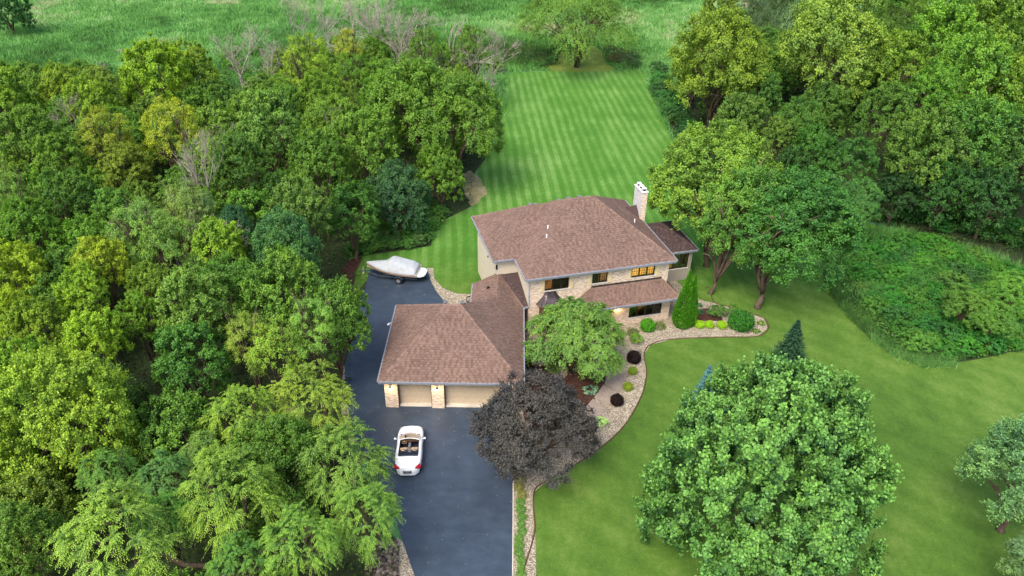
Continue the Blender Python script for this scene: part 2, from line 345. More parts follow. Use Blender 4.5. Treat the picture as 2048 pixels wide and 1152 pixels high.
# brown edging strip along the bed
eb = MB(); ep = smooth_poly([(p.x, p.y, .05) for p in bed_edge], 5)[:len(bed_edge)*5-5]
eb.tube(ep, .05, 4); eb.build('bed_edging', M['brown'], **st)
eb = MB(); eb.tube([(p.x, p.y, .045) for p in G((1027, 935), (1026, 1152), (1026, 1400))], .05, 4); eb.build('driveway_edging', M['concrete'], **st)

# ------------------------------------------------------------------ house
YAW = math.radians(15.5); O = Vector((1.1, 51.3, 0))
HOUSE = empty('house', O, YAW, label='two storey brick and siding house with brown shingle hip roofs and attached garage', cat='house')
RY = Matrix.Translation(O) @ Matrix.Rotation(YAW, 4, 'Z'); RYi = RY.inverted()
def wl(x, y, z): return RYi @ Vector((x, y, z))          # world -> house local
rng = random.Random(7)
def roof_plane(pts, m='shingle', thick=.1, expo=.19, wtab=.26, gut=True, eave=None):
    """pts (house local), the first two run along the eave"""
    P = [Vector(p) for p in pts]; e = (P[1]-P[0]).normalized(); n = None
    n = (P[1]-P[0]).cross(P[-1]-P[0]).normalized()
    if n.z < 0: n = -n
    s = n.cross(e).normalized()
    if s.z < 0: s = -s
    b = MB(); b.slab(P, n, thick, .4); deck = b.build('roof', M[m], HOUSE)
    Q = [((p-P[0]).dot(e), (p-P[0]).dot(s)) for p in P]
    ymax = max(q[1] for q in Q); y = -.02; k = MB(); row = 0
    def spans(yy):
        xs = []
        for i in range(len(Q)):
            (x0, y0), (x1, y1) = Q[i], Q[(i+1) % len(Q)]
            if (y0 <= yy) != (y1 <= yy): xs.append(x0+(x1-x0)*(yy-y0)/(y1-y0))
        xs.sort(); return list(zip(xs[::2], xs[1::2]))
    while y < ymax-.03:
        for xa, xb in spans(max(y+expo*.5, .01)):
            nx = xa-rng.uniform(0, .4); dark = rng.random() < .4
            while nx < xb:
                x = nx; w = rng.uniform(.10, .26) if dark else rng.uniform(.12, .30); light = (not dark) if rng.random() < .9 else dark; nx += w; dark = not dark
                x0, x1 = max(x, xa), min(x+w, xb)
                if x1-x0 < .02: continue
                t = (.02 if light else .034)+rng.uniform(0, .006); c = (.60 if light else .36)+rng.uniform(-.1, .14)
                lo = expo*.06 if light else 0; y0, y1 = y+lo, min(y+expo*1.02, ymax)
                A = P[0]+e*x0+s*y0; B = P[0]+e*x1+s*y0; C = P[0]+e*x1+s*y1; D = P[0]+e*x0+s*y1
                k.face([A+n*t, B+n*t, C+n*.006, D+n*.006], c); k.face([A, B, B+n*t, A+n*t], c*.8)
        y += expo; row += 1
    k.build('shingles', M[m], deck, fix=False, kind='stuff')
    if gut:
        g = MB(); a, b_ = P[0], P[1]; out = -Vector((s.x, s.y, 0)).normalized()
        q = [a+out*.0, b_+out*.0, b_+out*.11, a+out*.11]
        g.slab([p+Vector((0, 0, .02)) for p in q], (0, 0, 1), .12); g.build('gutter', M['gutter'], deck)
        h = MB(); q = [a-out*.03-Vector((0, 0, .1)), b_-out*.03-Vector((0, 0, .1)), b_-out*.003-Vector((0, 0, .1)), a-out*.003-Vector((0, 0, .1))]
        h.slab(q, (0, 0, 1), .16); h.build('fascia', M['fascia'], deck)
    return deck
def ridge(pts, m='shingle', w=.14):
    k = MB(); P = [Vector(p) for p in pts]
    for a, b_ in zip(P, P[1:]):
        d = (b_-a); L = d.length; d.normalize(); sd_ = d.cross(Vector((0, 0, 1))).normalized(); up = sd_.cross(d); n_ = max(1, int(L/.22))
        for i in range(n_):
            p, q = a+d*(L*i/n_), a+d*(L*(i+1.15)/n_); c = rng.uniform(.35, .85); h1, h2 = .055, .03
            k.face([p-sd_*w-up*.03, p+up*h1, q+up*h2, q-sd_*w-up*.05], c); k.face([p+up*h1, p+sd_*w-up*.03, q+sd_*w-up*.05, q+up*h2], c)
            k.face([p-sd_*w-up*.03, p+sd_*w-up*.03, p+up*h1], c*.6)
    k.build('ridge_cap', M[m], HOUSE, fix=False, kind='stuff')
E_, PK = 5.6, 9.35
A, B, C_, D_ = (0, 0, E_), (12.9, 0, E_), (12.9, 11.5, E_), (0, 11.5, E_)
P1, P2 = (5.65, 5.75, PK), (7.4, 5.75, PK)
wv = 3.4; wz = E_+4.05*(PK-E_)/5.75
WL0, WL1 = (-1.8, wv, E_), (-1.8, 11.5, E_); WR = (-1.8+4.05, wv+4.05, wz)
kx = (PK-E_)/5.65                                      # slope of the left plane
WM = ((wz-E_)/kx, wv+4.05, wz)
roof_plane([A, B, P2, P1]); roof_plane([B, C_, P2]); roof_plane([C_, D_, P1, P2])
roof_plane([(0, wv, E_), A, P1, (P1[0]-.001, P1[1]+.01, PK), (WM[0]+.15, WM[1]+.15, WM[2]+.08), WM])
roof_plane([WL1, WL0, WR]); roof_plane([WL0, (0, wv, E_), WM, WR]); roof_plane([(0, 11.5, E_), WL1, WR, WM])
roof_plane([D_, (0.01, 11.49, E_), (WM[0], WM[1]+.1, wz), (P1[0], P1[1]+.05, PK)], gut=False)
ridge([A, P1]); ridge([B, P2]); ridge([C_, P2]); ridge([P1, P2]); ridge([WL0, WR, WM]); ridge([WL1, WR]); ridge([(0, wv, E_+.01), WM])
ridge([WM, P1])
# garage roof (world aligned) and link
GE = 2.7; gx0, gx1, gy0, gy1 = -9.3, .93, 42.1, 51.75
gp1, gp2 = wl(-4.85, 47.3, 5.85), wl(-3.75, 47.3, 5.85)
ga, gb_, gc, gd = wl(gx0, gy0, GE), wl(gx1, gy0, GE), wl(gx1, gy1, GE), wl(gx0, gy1, GE)
lk0, lk1 = wl(-1.15, 51.0, 4.05), wl(-1.15, 54.85, 4.05)
roof_plane([ga, gb_, gp2, gp1]); roof_plane([gd, ga, gp1])
roof_plane([gb_, gc, lk1, lk0, gp2])
roof_plane([gc+Vector((0, 0, 0)), gd, gp1, gp2], gut=False)
roof_plane([wl(-3.3, 55.2, GE), wl(-3.3, 50.2, GE), lk0, lk1])
d0, d1, d2 = wl(.93, 51.75, GE+.01), wl(1.42, 51.9, GE+.01), wl(.5, 55.3, 4.1)
roof_plane([d0, d1, d2, lk1+Vector((0, 0, .02))], m='shingle_dark', expo=.2)
ridge([ga, gp1, gp2, gb_]); ridge([gd, gp1]); ridge([gp2, lk0, lk1], w=.11); ridge([d0+Vector((0, 0, .02)), lk1+Vector((0, 0, .03))])
# porch roof and sunroom roof
roof_plane([(4.3, -1.1, 2.6), (13.15, -1.1, 2.6), (11.95, .42, 3.75), (5.7, .42, 3.75)], m='shingle')
roof_plane([(13.15, -1.1, 2.6), (13.15, 1.6, 2.6), (12.52, 1.6, 3.15), (12.3, .42, 3.4), (11.95, .42, 3.75)], gut=False)
roof_plane([(4.3, .42, 2.6), (4.3, -1.1, 2.6), (5.7, .42, 3.75)], gut=False)
ridge([(13.15, -1.1, 2.62), (11.95, .42, 3.77)], w=.1); ridge([(4.3, -1.1, 2.62), (5.7, .42, 3.77)], w=.1)
fl = MB(); fl.box(5.7, 11.95, .40, .443, 3.72, 3.9); fl.build('flashing', M['copper'], HOUSE)
SE = 3.3; sp = (15.0, 7.7, 4.95)
roof_plane([(12.45, 4.9, SE), (17.6, 4.9, SE), sp, (12.45, 7.7, 4.95)], m='shingle_dark'); roof_plane([(17.6, 4.9, SE), (17.6, 10.5, SE), sp], m='shingle_dark')
roof_plane([(17.6, 10.5, SE), (12.45, 10.5, SE), (12.45, 7.7, 4.95), sp], m='shingle_dark'); ridge([(17.6, 4.9, SE), sp, (12.45, 7.7, 4.95)], m='shingle_dark'); ridge([(17.6, 10.5, SE), sp], m='shingle_dark')

def wall(x0, x1, y, z0, z1, ops, t, m, axis='x', name='wall', parent=None, frame=None):
    """wall of thickness t behind plane y (axis x) with rectangular openings (a0,a1,b0,b1)"""
    b = MB(); xs = sorted({x0, x1, *[o for q in ops for o in q[:2]]}); zs = sorted({z0, z1, *[o for q in ops for o in q[2:]]})
    for i in range(len(xs)-1):
        j = 0
        while j < len(zs)-1:
            cx = (xs[i]+xs[i+1])/2; k = j
            def hole(q): return any(o[0] < cx < o[1] and o[2] < (zs[q]+zs[q+1])/2 < o[3] for o in ops)
            if hole(j): j += 1; continue
            while k+1 < len(zs)-1 and not hole(k+1): k += 1
            if axis == 'x': b.box(xs[i], xs[i+1], y, y+t, zs[j], zs[k+1])
            else: b.box(y, y+t, xs[i], xs[i+1], zs[j], zs[k+1])
            j = k+1
    o = b.build(name, m, parent or HOUSE)
    if frame: to_world_frame(o)
    return o
def window(x0, x1, z0, z1, y, n, rooms, mull=(3, 4), axis='x', dirn=1, parent=None, sill=True, depth=1.2):
    """window in plane y, set 6 cm back; n sashes; rooms: kinds of view behind each sash"""
    def bx(b, a0, a1, y0, y1, c0, c1):
        y0, y1 = y+dirn*y0, y+dirn*y1; y0, y1 = min(y0, y1), max(y0, y1)
        if axis == 'x': b.box(a0, a1, y0, y1, c0, c1)
        else: b.box(y0, y1, a0, a1, c0, c1)
    b = MB(); f = .055
    bx(b, x0, x1, .02, .12, z0, z0+f); bx(b, x0, x1, .02, .12, z1-f, z1); bx(b, x0, x0+f, .02, .12, z0+f, z1-f); bx(b, x1-f, x1, .02, .12, z0+f, z1-f)
    w = (x1-x0)/n
    for i in range(1, n): bx(b, x0+i*w-.05, x0+i*w+.05, .02, .12, z0+f, z1-f)
    W_ = b.build('window', M['frame'], HOUSE)
    for i in range(n):
        a0, a1 = x0+i*w+.05, x0+(i+1)*w-.05
        p = MB(); bx(p, a0, a1, .07, .076, z0+f, z1-f); p.build('pane', M['glass'], W_)
        g = MB(); mx, mz = mull
        for j in range(1, mx): q = a0+(a1-a0)*j/mx; bx(g, q-.012, q+.012, .05, .066, z0+f, z1-f)
        for j in range(1, mz): q = z0+f+(z1-z0-2*f)*j/mz; bx(g, a0, a1, .052, .064, q-.012, q+.012)
        if mx > 1 or mz > 1: g.build('muntin', M['frame'], W_)
        r = rooms[i % len(rooms)]
        p = MB(); bx(p, a0-.04, a1+.04, .3, .32, z0, z1)
        p.build('curtain', M[{'c': 'curtain', 'l': 'litroom', 'd': 'dimroom', 'r': 'room'}[r]], W_)
    if sill:
        s_ = MB(); bx(s_, x0-.06, x1+.06, -.05, .02, z0-.09, z0); s_.build('sill', M['trim'], W_)
    return W_
w1, w2, w3, w4 = (1.72, 3.74, 4.02, 5.12), (5.74, 7.07, 4.12, 5.2), (9.18, 11.25, 4.18, 5.28), (9.0, 11.97, .66, 1.95)
wall(.4, 12.5, .45, 0, 5.42, [w1, w2, w3, (1.3, 3.0, 1.2, 2.5)], .22, M['brick'])
window(*w1, .45, 3, 'dcc'); window(*w2, .45, 2, 'rd'); window(*w3, .45, 3, 'lll'); 
wall(7.4, 12.72, -.25, 0, 2.5, [w4], .25, M['brick']); window(*w4, -.25, 4, 'rdrc', mull=(1, 1))
window(1.3, 3.0, 1.2, 2.5, .5, 2, 'dc', mull=(2, 3))
sb = MB(); sb.box(12.50, 12.72, 0, 1.6, 0, 2.55); sb.build('wall', M['beige'], HOUSE)
# side and rear walls
for q in ((.4, .6, .67, 3.8), (12.3, 12.5, .67, 11.1), (.6, 12.3, 10.9, 11.1), (-1.4, .395, 3.8, 4.0), (-1.4, -1.2, 4.0, 11.1), (-1.2, .595, 10.9, 11.1)):
    b = MB(); b.box(*q, 0, 5.42); b.build('wall', M['cream'], HOUSE)
b = MB(); b.box(.38, 12.52, .43, .62, 5.42, 5.5); b.build('frieze', M['trim'], HOUSE)
b = MB(); b.face([(-1.7, 3.5, 5.46), (-.02, 3.5, 5.46), (-.02, .1, 5.46), (12.8, .1, 5.46), (12.8, 11.4, 5.46), (-1.7, 11.4, 5.46)]); b.build('soffit', M['trim'], HOUSE)
for (a0, a1, z0, z1) in ((1.36, 1.67, 3.92, 5.2), (3.79, 4.1, 3.92, 5.2), (5.38, 5.69, 4.02, 5.3), (7.12, 7.43, 4.02, 5.3), (8.82, 9.13, 4.02, 5.35), (11.3, 11.62, 4.02, 5.35)):
    b = MB(); b.box(a0, a1, .41, .447, z0, z1)
    for i in range(2): h = (z1-z0)/2; b.box(a0+.05, a1-.05, .395, .41, z0+i*h+.06, z0+(i+1)*h-.05)
    b.build('shutter', M['shutter'], HOUSE, bevel=.008)
for i, (z, y_) in enumerate(((4.6, 6.5), (4.0, 6.9))):
    b = MB(); b.tube([(-1.4, y_, z), (-1.47, y_, z)], .1, 8); b.build('wall_vent', M['black'], HOUSE)
b = MB(); b.box(-1.5, -1.38, 3.72, 3.86, 4.55, 4.95); b.build('floodlight', M['black'], HOUSE)
# bay with copper roof
secs = []
for t in np.linspace(0, 1, 8):
    z = 3.95-t*1.1+.0; k = t**1.0; fl_ = .35*k + .65*k*k; w = .45+.75*fl_; dp = .02+.98*fl_
    secs.append([(2.2-w, .44, z), (2.2-w*.55, .44-dp, z), (2.2+w*.55, .44-dp, z), (2.2+w, .44, z)])
b = MB(); b.loft(secs, closed=False, caps=False); bay = b.build('bay_roof', M['copper'], HOUSE)
for k in range(7):
    q = []
    for s_ in secs:
        P = [Vector(p) for p in s_]; t = k/6*3; i = min(int(t), 2); q.append(P[i].lerp(P[i+1], t-i)+Vector((0, -.012, .015)))
    b = MB(); b.tube(q, .016, 4); b.build('seam', M['frame'], bay)
b = MB(); b.box(1.45, 2.95, -.32, .44, 0, .9); b.box(1.4, 3.0, -.37, .44, .9, .96); bw = b.build('bay_wall', M['brick'], HOUSE)
window(1.5, 2.9, .96, 2.8, -.35, 3, 'dcd', mull=(2, 4), sill=False)
b = MB(); b.box(1.42, 1.52, -.2, .44, .96, 2.8); b.box(2.88, 2.98, -.2, .44, .96, 2.8); b.build('bay_side', M['brown'], HOUSE)
# sunroom walls
wall(12.5, 17.3, 5.2, 0, 3.15, [(14.2, 16.95, 1.35, 3.05)], .2, M['beige']); window(14.2, 16.95, 1.35, 3.05, 5.2, 4, 'cdrc', mull=(1, 1))
wall(5.4, 10.2, 17.1, 0, 3.15, [(6.0, 9.6, 1.2, 2.9)], .2, M['beige'], axis='y'); window(6.0, 9.6, 1.2, 2.9, 17.3, 3, 'ccc', mull=(1, 1), axis='y', dirn=-1)
b = MB(); b.box(12.5, 17.3, 10.0, 10.2, 0, 3.15); b.build('wall', M['beige'], HOUSE)
b = MB(); b.box(12.5, 17.1, 5.4, 10, 0, .3); b.build('sunroom_floor', M['brown'], HOUSE)
b = MB(); b.tube([(14.1, 4.98, 3.2), (14.1, 5.12, 2.9), (14.1, 5.12, .1)], .045, 6); b.build('downspout', M['frame'], HOUSE)
b = MB(); b.tube([(.2, -.02, 5.5), (.36, .38, 5.2), (.36, .38, 2.9)], .045, 6); b.build('downspout', M['fascia'], HOUSE)
# chimney
b = MB(); b.box(12.66, 13.16, 7.3, 9.0, 0, 8.3); ch = b.build('chimney', M['brick_white'], HOUSE)
b = MB(); b.box(12.67, 13.15, 7.285, 7.298, 0, 8.28); b.build('brick_face', M['brick'], ch)
b = MB(); b.box(12.58, 13.24, 7.22, 9.08, 8.3, 8.40); b.build('chimney_crown', M['cap'], ch, bevel=.03)
for y_ in (7.6, 8.15, 8.7):
    b = MB(); b.tube([(12.92, y_, 8.42), (12.92, y_, 8.6)], .15, 8); b.build('flue', M['black'], ch)
    b = MB(); b.box(12.74, 13.08, y_-.17, y_+.17, 8.6, 8.66); b.build('chimney_cap', M['white'], ch)
k0 = E_+.22
b = MB(); cz = 6.4; b.face([(11.4, 8.2, 6.6), (12.62, 7.2, 5.72), (12.62, 8.2, 6.75)]); b.face([(11.4, 8.2, 6.6), (12.62, 8.2, 6.75), (12.62, 9.2, 5.72)]); b.build('chimney_cricket', M['shingle_dark'], HOUSE)
# roof vents and pipes
for p in ((3.0, 4.2), (2.6, 3.2)):
    z = E_+kx*p[0]; b = MB(); b.tube([(p[0], p[1], z-.1), (p[0], p[1], z+.3)], .05, 8); b.build('vent_pipe', M['white'], HOUSE)
b = MB(); z = E_+(12.9-10.9)*.66; b.tube([(10.9, 4.6, z-.1), (10.9, 4.6, z+.4)], .05, 8); b.build('vent_pipe', M['white'], HOUSE)
for q in ((4.8, 7.0), (5.4, 6.4), (2.5, 7.9), (3.1, 8.2), (6.3, 6.1)):
    z = min(PK, E_+(11.5-q[1])*(PK-E_)/5.75); z = min(z, wz if q[0] < 3.5 else 99)
    b = MB(); b.box(q[0]-.16, q[0]+.16, q[1]-.16, q[1]+.16, z-.1, z+.2); b.build('roof_vent', M['flash'], HOUSE, bevel=.03)
for x_ in (-4.95, -3.65):
    c = wl(x_, 47.75, 5.6); b = MB(); b.box(c.x-.16, c.x+.16, c.y-.16, c.y+.16, c.z-.1, c.z+.2); b.build('roof_vent', M['flash'], HOUSE, bevel=.03)
c = wl(-2.0, 53.1, 3.55); b = MB()
b.tube([c, c+Vector((0, 0, .18)), c+Vector((.1, -.12, .22))], .09, 8); b.build('roof_vent', M['frame'], HOUSE)
# garage body (world frame)
def wp(b, name, m, **k): o = b.build(name, m, HOUSE, **k); return to_world_frame(o)
for q in ((-8.95, -8.75, 43.05, 51.2, 2.55), (-8.95, -3.0, 51.2, 51.4, 2.55), (.45, .6, 43.2, 53.9, 2.55), (-3.0, -2.85, 51.2, 55.0, 2.6)):
    b = MB(); b.box(*q[:4], 0, q[4]); wp(b, 'wall', M['cream'])
b = MB(); b.box(.605, .62, 51.0, 52.0, .1, 2.4); wp(b, 'side_door', M['brown'])
b = MB(); b.face([(gx0+.08, gy0+.05, 2.56), (gx1-.05, gy0+.05, 2.56), (gx1-.05, gy1, 2.56), (gx0+.08, gy1, 2.56)]); wp(b, 'soffit', M['trim'])
for x0, x1 in ((-8.99, -8.06), (-5.63, -4.74), (.12, .62)):
    b = MB(); b.box(x0, x1, 42.42, 43.05, 0, 2.55); wp(b, 'brick_pillar', M['brick'])
b = MB(); b.box(-8.06, -5.63, 42.85, 43.05, 2.3, 2.55); b.box(-4.74, .12, 42.85, 43.05, 2.3, 2.55); wp(b, 'door_header', M['door'])
for x0, x1 in ((-8.0, -5.69), (-4.68, .06)):
    b = MB(); b.box(x0-.06, x0, 42.6, 42.95, 0, 2.3); b.box(x1, x1+.06, 42.6, 42.95, 0, 2.3); gd_ = wp(b, 'garage_door', M['brown'])
    for i in range(4):
        b = MB(); z0 = .05+i*.56; b.box(x0, x1, 42.93, 42.97, z0, z0+.545)
        nn = max(2, int((x1-x0)/.6))
        for j in range(nn):
            q0 = x0+(x1-x0)*j/nn+.05; q1 = x0+(x1-x0)*(j+1)/nn-.05; b.box(q0, q1, 42.922, 42.93, z0+.06, z0+.48)
        o = b.build('panel', M['door'], gd_)
    b = MB(); b.box(x0, x1, 42.55, 42.93, 0, .07); b.build('threshold', M['concrete'], gd_)
b = MB(); b.tube([(-9.35, 49.5, 2.5), (-9.6, 49.5, 2.45)], .05, 8); b.tube([(-9.6, 49.5, 2.5), (-9.68, 49.45, 2.35)], [.05, .11], 8); wp(b, 'floodlight', M['white'])
# lanterns
def lantern(p, out, e=9):
    b = MB(); o = Vector(out); p = Vector(p); s = o.cross(Vector((0, 0, 1)))
    b.tube([p, p+o*.06], .07, 8); b.tube([p+o*.05+Vector((0, 0, .02)), p+o*.14+Vector((0, 0, .16)), p+o*.2+Vector((0, 0, .12))], .015, 5)
    c = p+o*.2; b.tube([c+Vector((0, 0, .12)), c+Vector((0, 0, .04))], [.01, .11], 6)
    L = b.build('lantern', M['frame'], HOUSE)
    g = MB(); g.tube([c+Vector((0, 0, .035)), c+Vector((0, 0, -.12))], [.075, .05], 6); g.build('lamp_glass', M['bulb'], L)
    ld = bpy.data.lights.new('lantern_light', 'POINT'); ld.energy = e; ld.color = (1, .68, .32); ld.shadow_soft_size = .06
    lo = bpy.data.objects.new('lantern_light', ld); link(lo, HOUSE); lo.location = c+o*.12+Vector((0, 0, -.12))
for x_ in (-8.55, -5.2, .36):
    lantern(wl(x_, 42.42, 1.95), (RYi.to_3x3() @ Vector((0, -1, 0))))
lantern((7.95, -.25, 1.85), (0, -1, 0), 9)

# ------------------------------------------------------------------ convertible car
def carpaint():
    m, n, b = mat('white_paint', .25, .5); setc(n, b, (.80, .80, .79)); b.inputs['Coat Weight'].default_value = .6; return m
M['paint'] = carpaint(); M['tan'] = plain('tan_leather', (.42, .27, .15), .6); M['chrome'] = plain('chrome', (.6, .6, .62), .15, .5, .9)
M['red'] = plain('red_lens', (.45, .012, .02), .2, .5, var=.2, sc=20); M['softtop'] = plain('dark_blue_fabric', (.012, .018, .035), .8)
M['grey'] = plain('grey_plastic', (.18, .18, .19), .5)
def car():
    T = empty('convertible_car', (-6.68, 37.75, .024), math.radians(3.0), label='white two seat convertible parked with its roof down on the driveway', cat='car')
    Ls = np.linspace(-2.17, 2.17, 41); NW = 9
    def wid(y):
        t = abs(y)/2.17; w = .9*(1-t**5*.30)**1; w *= 1-.035*math.exp(-((y-.15)/.55)**2)
        if t > .86: w *= math.sqrt(max(0, 1-((t-.86)/.155)**2*.55))
        return w
    def hgt(y):
        if y > .62: return .93-.30*((y-.62)/1.55)**1.5
        if y < -.95: return .98-.2*((-.95-y)/1.22)**2.2
        return .95
    def nose(y):
        t = abs(y)/2.17; return 1 if t < .93 else 1-.25*((t-.93)/.07)**2
    cock = (-1.18, .95, .64)
    b = MB(); rows = []
    for y in Ls:
        w, h = wid(y), hgt(y)*nose(y); zb = .2
        for wy in (-1.27, 1.2):
            if abs(y-wy) < .36: zb = max(zb, math.sqrt(.36**2-(y-wy)**2)+.22)
        fend = .03*(math.exp(-((y-1.2)/.45)**2)+math.exp(-((y+1.25)/.5)**2))
        prof = [(w*.93, zb), (w*.985, max(zb+.02, .42)), (w, max(zb+.03, .58)), (w*.965, h*.84+fend), (w*.88, h*.955+fend), (w*.74, h+fend*.6), (w*.5, h+.005), (w*.25, h+.02), (0, h+.025)]
        rows.append(prof)
    vi = {}
    for i, y in enumerate(Ls):
        full = [(-x, z) for x, z in rows[i]] + [(x, z) for x, z in rows[i][::-1][1:]]
        yy = y + (.0)
        for j, (x, z) in enumerate(full):
            bow = 0
            if abs(y) > 1.9: bow = -math.copysign((abs(x)/.9)**2.2*.16*(abs(y)-1.9)/.27, y)
            vi[i, j] = len(b.v); b.v.append((x, yy+bow, z))
    K = 17
    for i in range(len(Ls)-1):
        ym = (Ls[i]+Ls[i+1])/2
        for j in range(K-1):
            if cock[0] < ym < cock[1] and 5 <= j <= 10: continue
            b.f.append((vi[i, j], vi[i, j+1], vi[i+1, j+1], vi[i+1, j])); b.c.append(.5)
    for i, rev in ((0, False), (len(Ls)-1, True)):
        q = [vi[i, j] for j in range(K)]; b.f.append(tuple(q if rev else q[::-1])); b.c.append(.5)
    body = b.build('body', M['paint'], T, smooth=True)
    # cockpit tub
    b = MB(); X = .655
    b.box(-X, X, -1.2, .98, .22, .3); b.box(-X-.01, -X+.05, -1.2, .98, .3, .88); b.box(X-.05, X+.01, -1.2, .98, .3, .88); b.box(-X, X, -1.24, -1.18, .3, .93); b.box(-X, X, .93, .98, .3, .9)
    b.build('interior', M['softtop'], T)
    b = MB(); b.box(-.60, .60, .46, .64, .62, .82); b.build('dashboard', M['brown'], T, bevel=.04)
    b = MB(); b.box(-.10, .10, -.5, .42, .3, .62); b.box(-.07, .07, -.1, .38, .62, .72); b.build('console', M['grey'], T, bevel=.02)
    for s in (-1, 1):
        b = MB(); b.box(s*X-.035 if s > 0 else -X-.0, s*X if s > 0 else -X+.035, -.45, .6, .6, .88); b.build('door_trim', M['tan'], T)
        b = MB(); x0, x1 = (s*.36-.23, s*.36+.23); b.box(x0, x1, -.35, .15, .32, .52)
        b.slab([(x0, -.38, .45), (x1, -.38, .45), (x1-.03, -.6, .98), (x0+.03, -.6, .98)], Vector((0, .9, .4)).normalized(), -.14)
        b.box(s*.36-.12, s*.36+.12, -.66, -.56, .96, 1.08)
        b.build('seat', M['tan'], T, bevel=.04)
        b = MB(); hoop = [(s*.36+.2*math.cos(t), -.78, .86+.24*math.sin(t)) for t in np.linspace(0, math.pi, 9)]; b.tube(hoop, .022, 6); b.build('roll_hoop', M['chrome'], T)
    b = MB(); b.box(-.64, .64, -1.17, -.70, .82, .87); b.build('folded_roof', M['softtop'], T, bevel=.02)
    b = MB(); ring = [(-.36+.17*math.cos(t), .26-.05*math.sin(t), .80+.15*math.sin(t)) for t in np.linspace(0, 2*math.pi, 17)]; b.tube(ring, .018, 6, caps=False)
    b.tube([(-.5, .3, .8), (-.22, .3, .8)], .02, 5); b.tube([(-.36, .3, .8), (-.36, .45, .76)], .03, 6); b.build('steering_wheel', M['tan'], T)
    # windshield
    N_ = 13; top = []; bot = []
    for i in range(N_):
        t = -1+2*i/(N_-1); bot.append(Vector((t*.74, 1.02-.34*t*t, .91))); top.append(Vector((t*.62, .25-.13*t*t, 1.22)))
    b = MB(); b.tube(top, .028, 6); b.tube([bot[0], top[0]], .028, 6); b.tube([bot[-1], top[-1]], .028, 6); b.tube(bot, .018, 5); b.build('windshield_frame', M['paint'], T)
    b = MB()
    for i in range(N_-1): b.face([bot[i], bot[i+1], top[i+1], top[i]])
    b.build('windshield', M['glass'], T, smooth=True, fix=False)
    b = MB(); 
    for i in range(N_-1):
        a, c = bot[i], bot[i+1]; b.face([a+Vector((0, .07, .025)), c+Vector((0, .07, .025)), c+Vector((0, -.42, -.03)), a+Vector((0, -.42, -.03))])
    b.build('cowl', M['walk'], T, fix=False)
    b = MB(); b.box(-.1, .1, .28, .31, 1.12, 1.18); b.build('rear_view_mirror', M['black'], T)
    for s in (-1, 1):
        b = MB(); c = Vector((s*.99, .52, .93)); b.loft([[c+Vector((dx*k*.75, dy*k2, dz*k)) for dx, dz in ((-.1, -.06), (.1, -.06), (.11, .04), (-.08, .07))] for k, k2, dy in ((.75, 1, .07), (1, 1, .0), (.95, 1, -.05))])
        b.tube([(s*.86, .55, .86), (s*.93, .52, .9)], .025, 5); b.build('wing_mirror', M['paint'], T, smooth=True)
        b = MB(); q = []
        for i in range(9):
            t = i/8*2*math.pi; x = s*(.68+.12*math.cos(t)); y = 1.78+.15*math.sin(t)-.18*(abs(x)-.68); q.append(Vector((x, y, 0)))
        q = [Vector((p.x, p.y, hgt(p.y)*.93+.015)) for p in q[:8]]
        b.face([p+Vector((0, 0, .02-.12*(abs(p.x)-.6))) for p in q]); b.build('headlight', M['grey'], T)
        b = MB(); pts = [(.80, -1.68, .80), (.88, -1.88, .69), (.72, -2.03, .74), (.50, -2.06, .80), (.62, -1.92, .84)]
        b.slab([(s*x, y, z+.035) for x, y, z in (pts if s > 0 else pts[::-1])], (0, 0, 1), .1); b.build('tail_light', M['red'], T, bevel=.01)
        for y in (-1.27, 1.2):
            b = MB(); b.tube([(s*.66, y, .32), (s*.88, y, .32)], .32, 20); wh = b.build('wheel', M['black'], T, smooth=False)
            b = MB(); b.tube([(s*.87, y, .32), (s*.889, y, .32)], .22, 14); b.build('rim', M['chrome'], wh)
        b = MB(); b.tube([(s*.90, -.02, .5), (s*.9, -1.0, .55)], .012, 4); b.build('body_crease', M['grey'], T)
    b = MB(); b.box(-.19, .19, -2.205, -2.17, .5, .62); b.build('number_plate', M['grey'], T)
    b = MB(); b.box(-.26, .26, -2.21, -2.15, .44, .5); b.box(-.26, -.21, -2.215, -2.15, .5, .64); b.box(.21, .26, -2.215, -2.15, .5, .64); b.build('plate_recess', M['black'], T)
    b = MB(); b.box(-.18, .18, -1.99, -1.975, .835, .842); b.build('lettering', M['grey'], T)
    b = MB(); b.tube([(-.55, -1.12, hgt(-1.12)+.02), (-.5, -2.0, hgt(-2.0)+.02)], .006, 3); b.tube([(.55, -1.12, hgt(-1.12)+.02), (.5, -2.0, hgt(-2.0)+.02)], .006, 3); b.tube([(-.55, -1.12, hgt(-1.12)+.02), (.55, -1.12, hgt(-1.12)+.02)], .006, 3)
    b.build('lid_seam', M['grey'], T)
car()

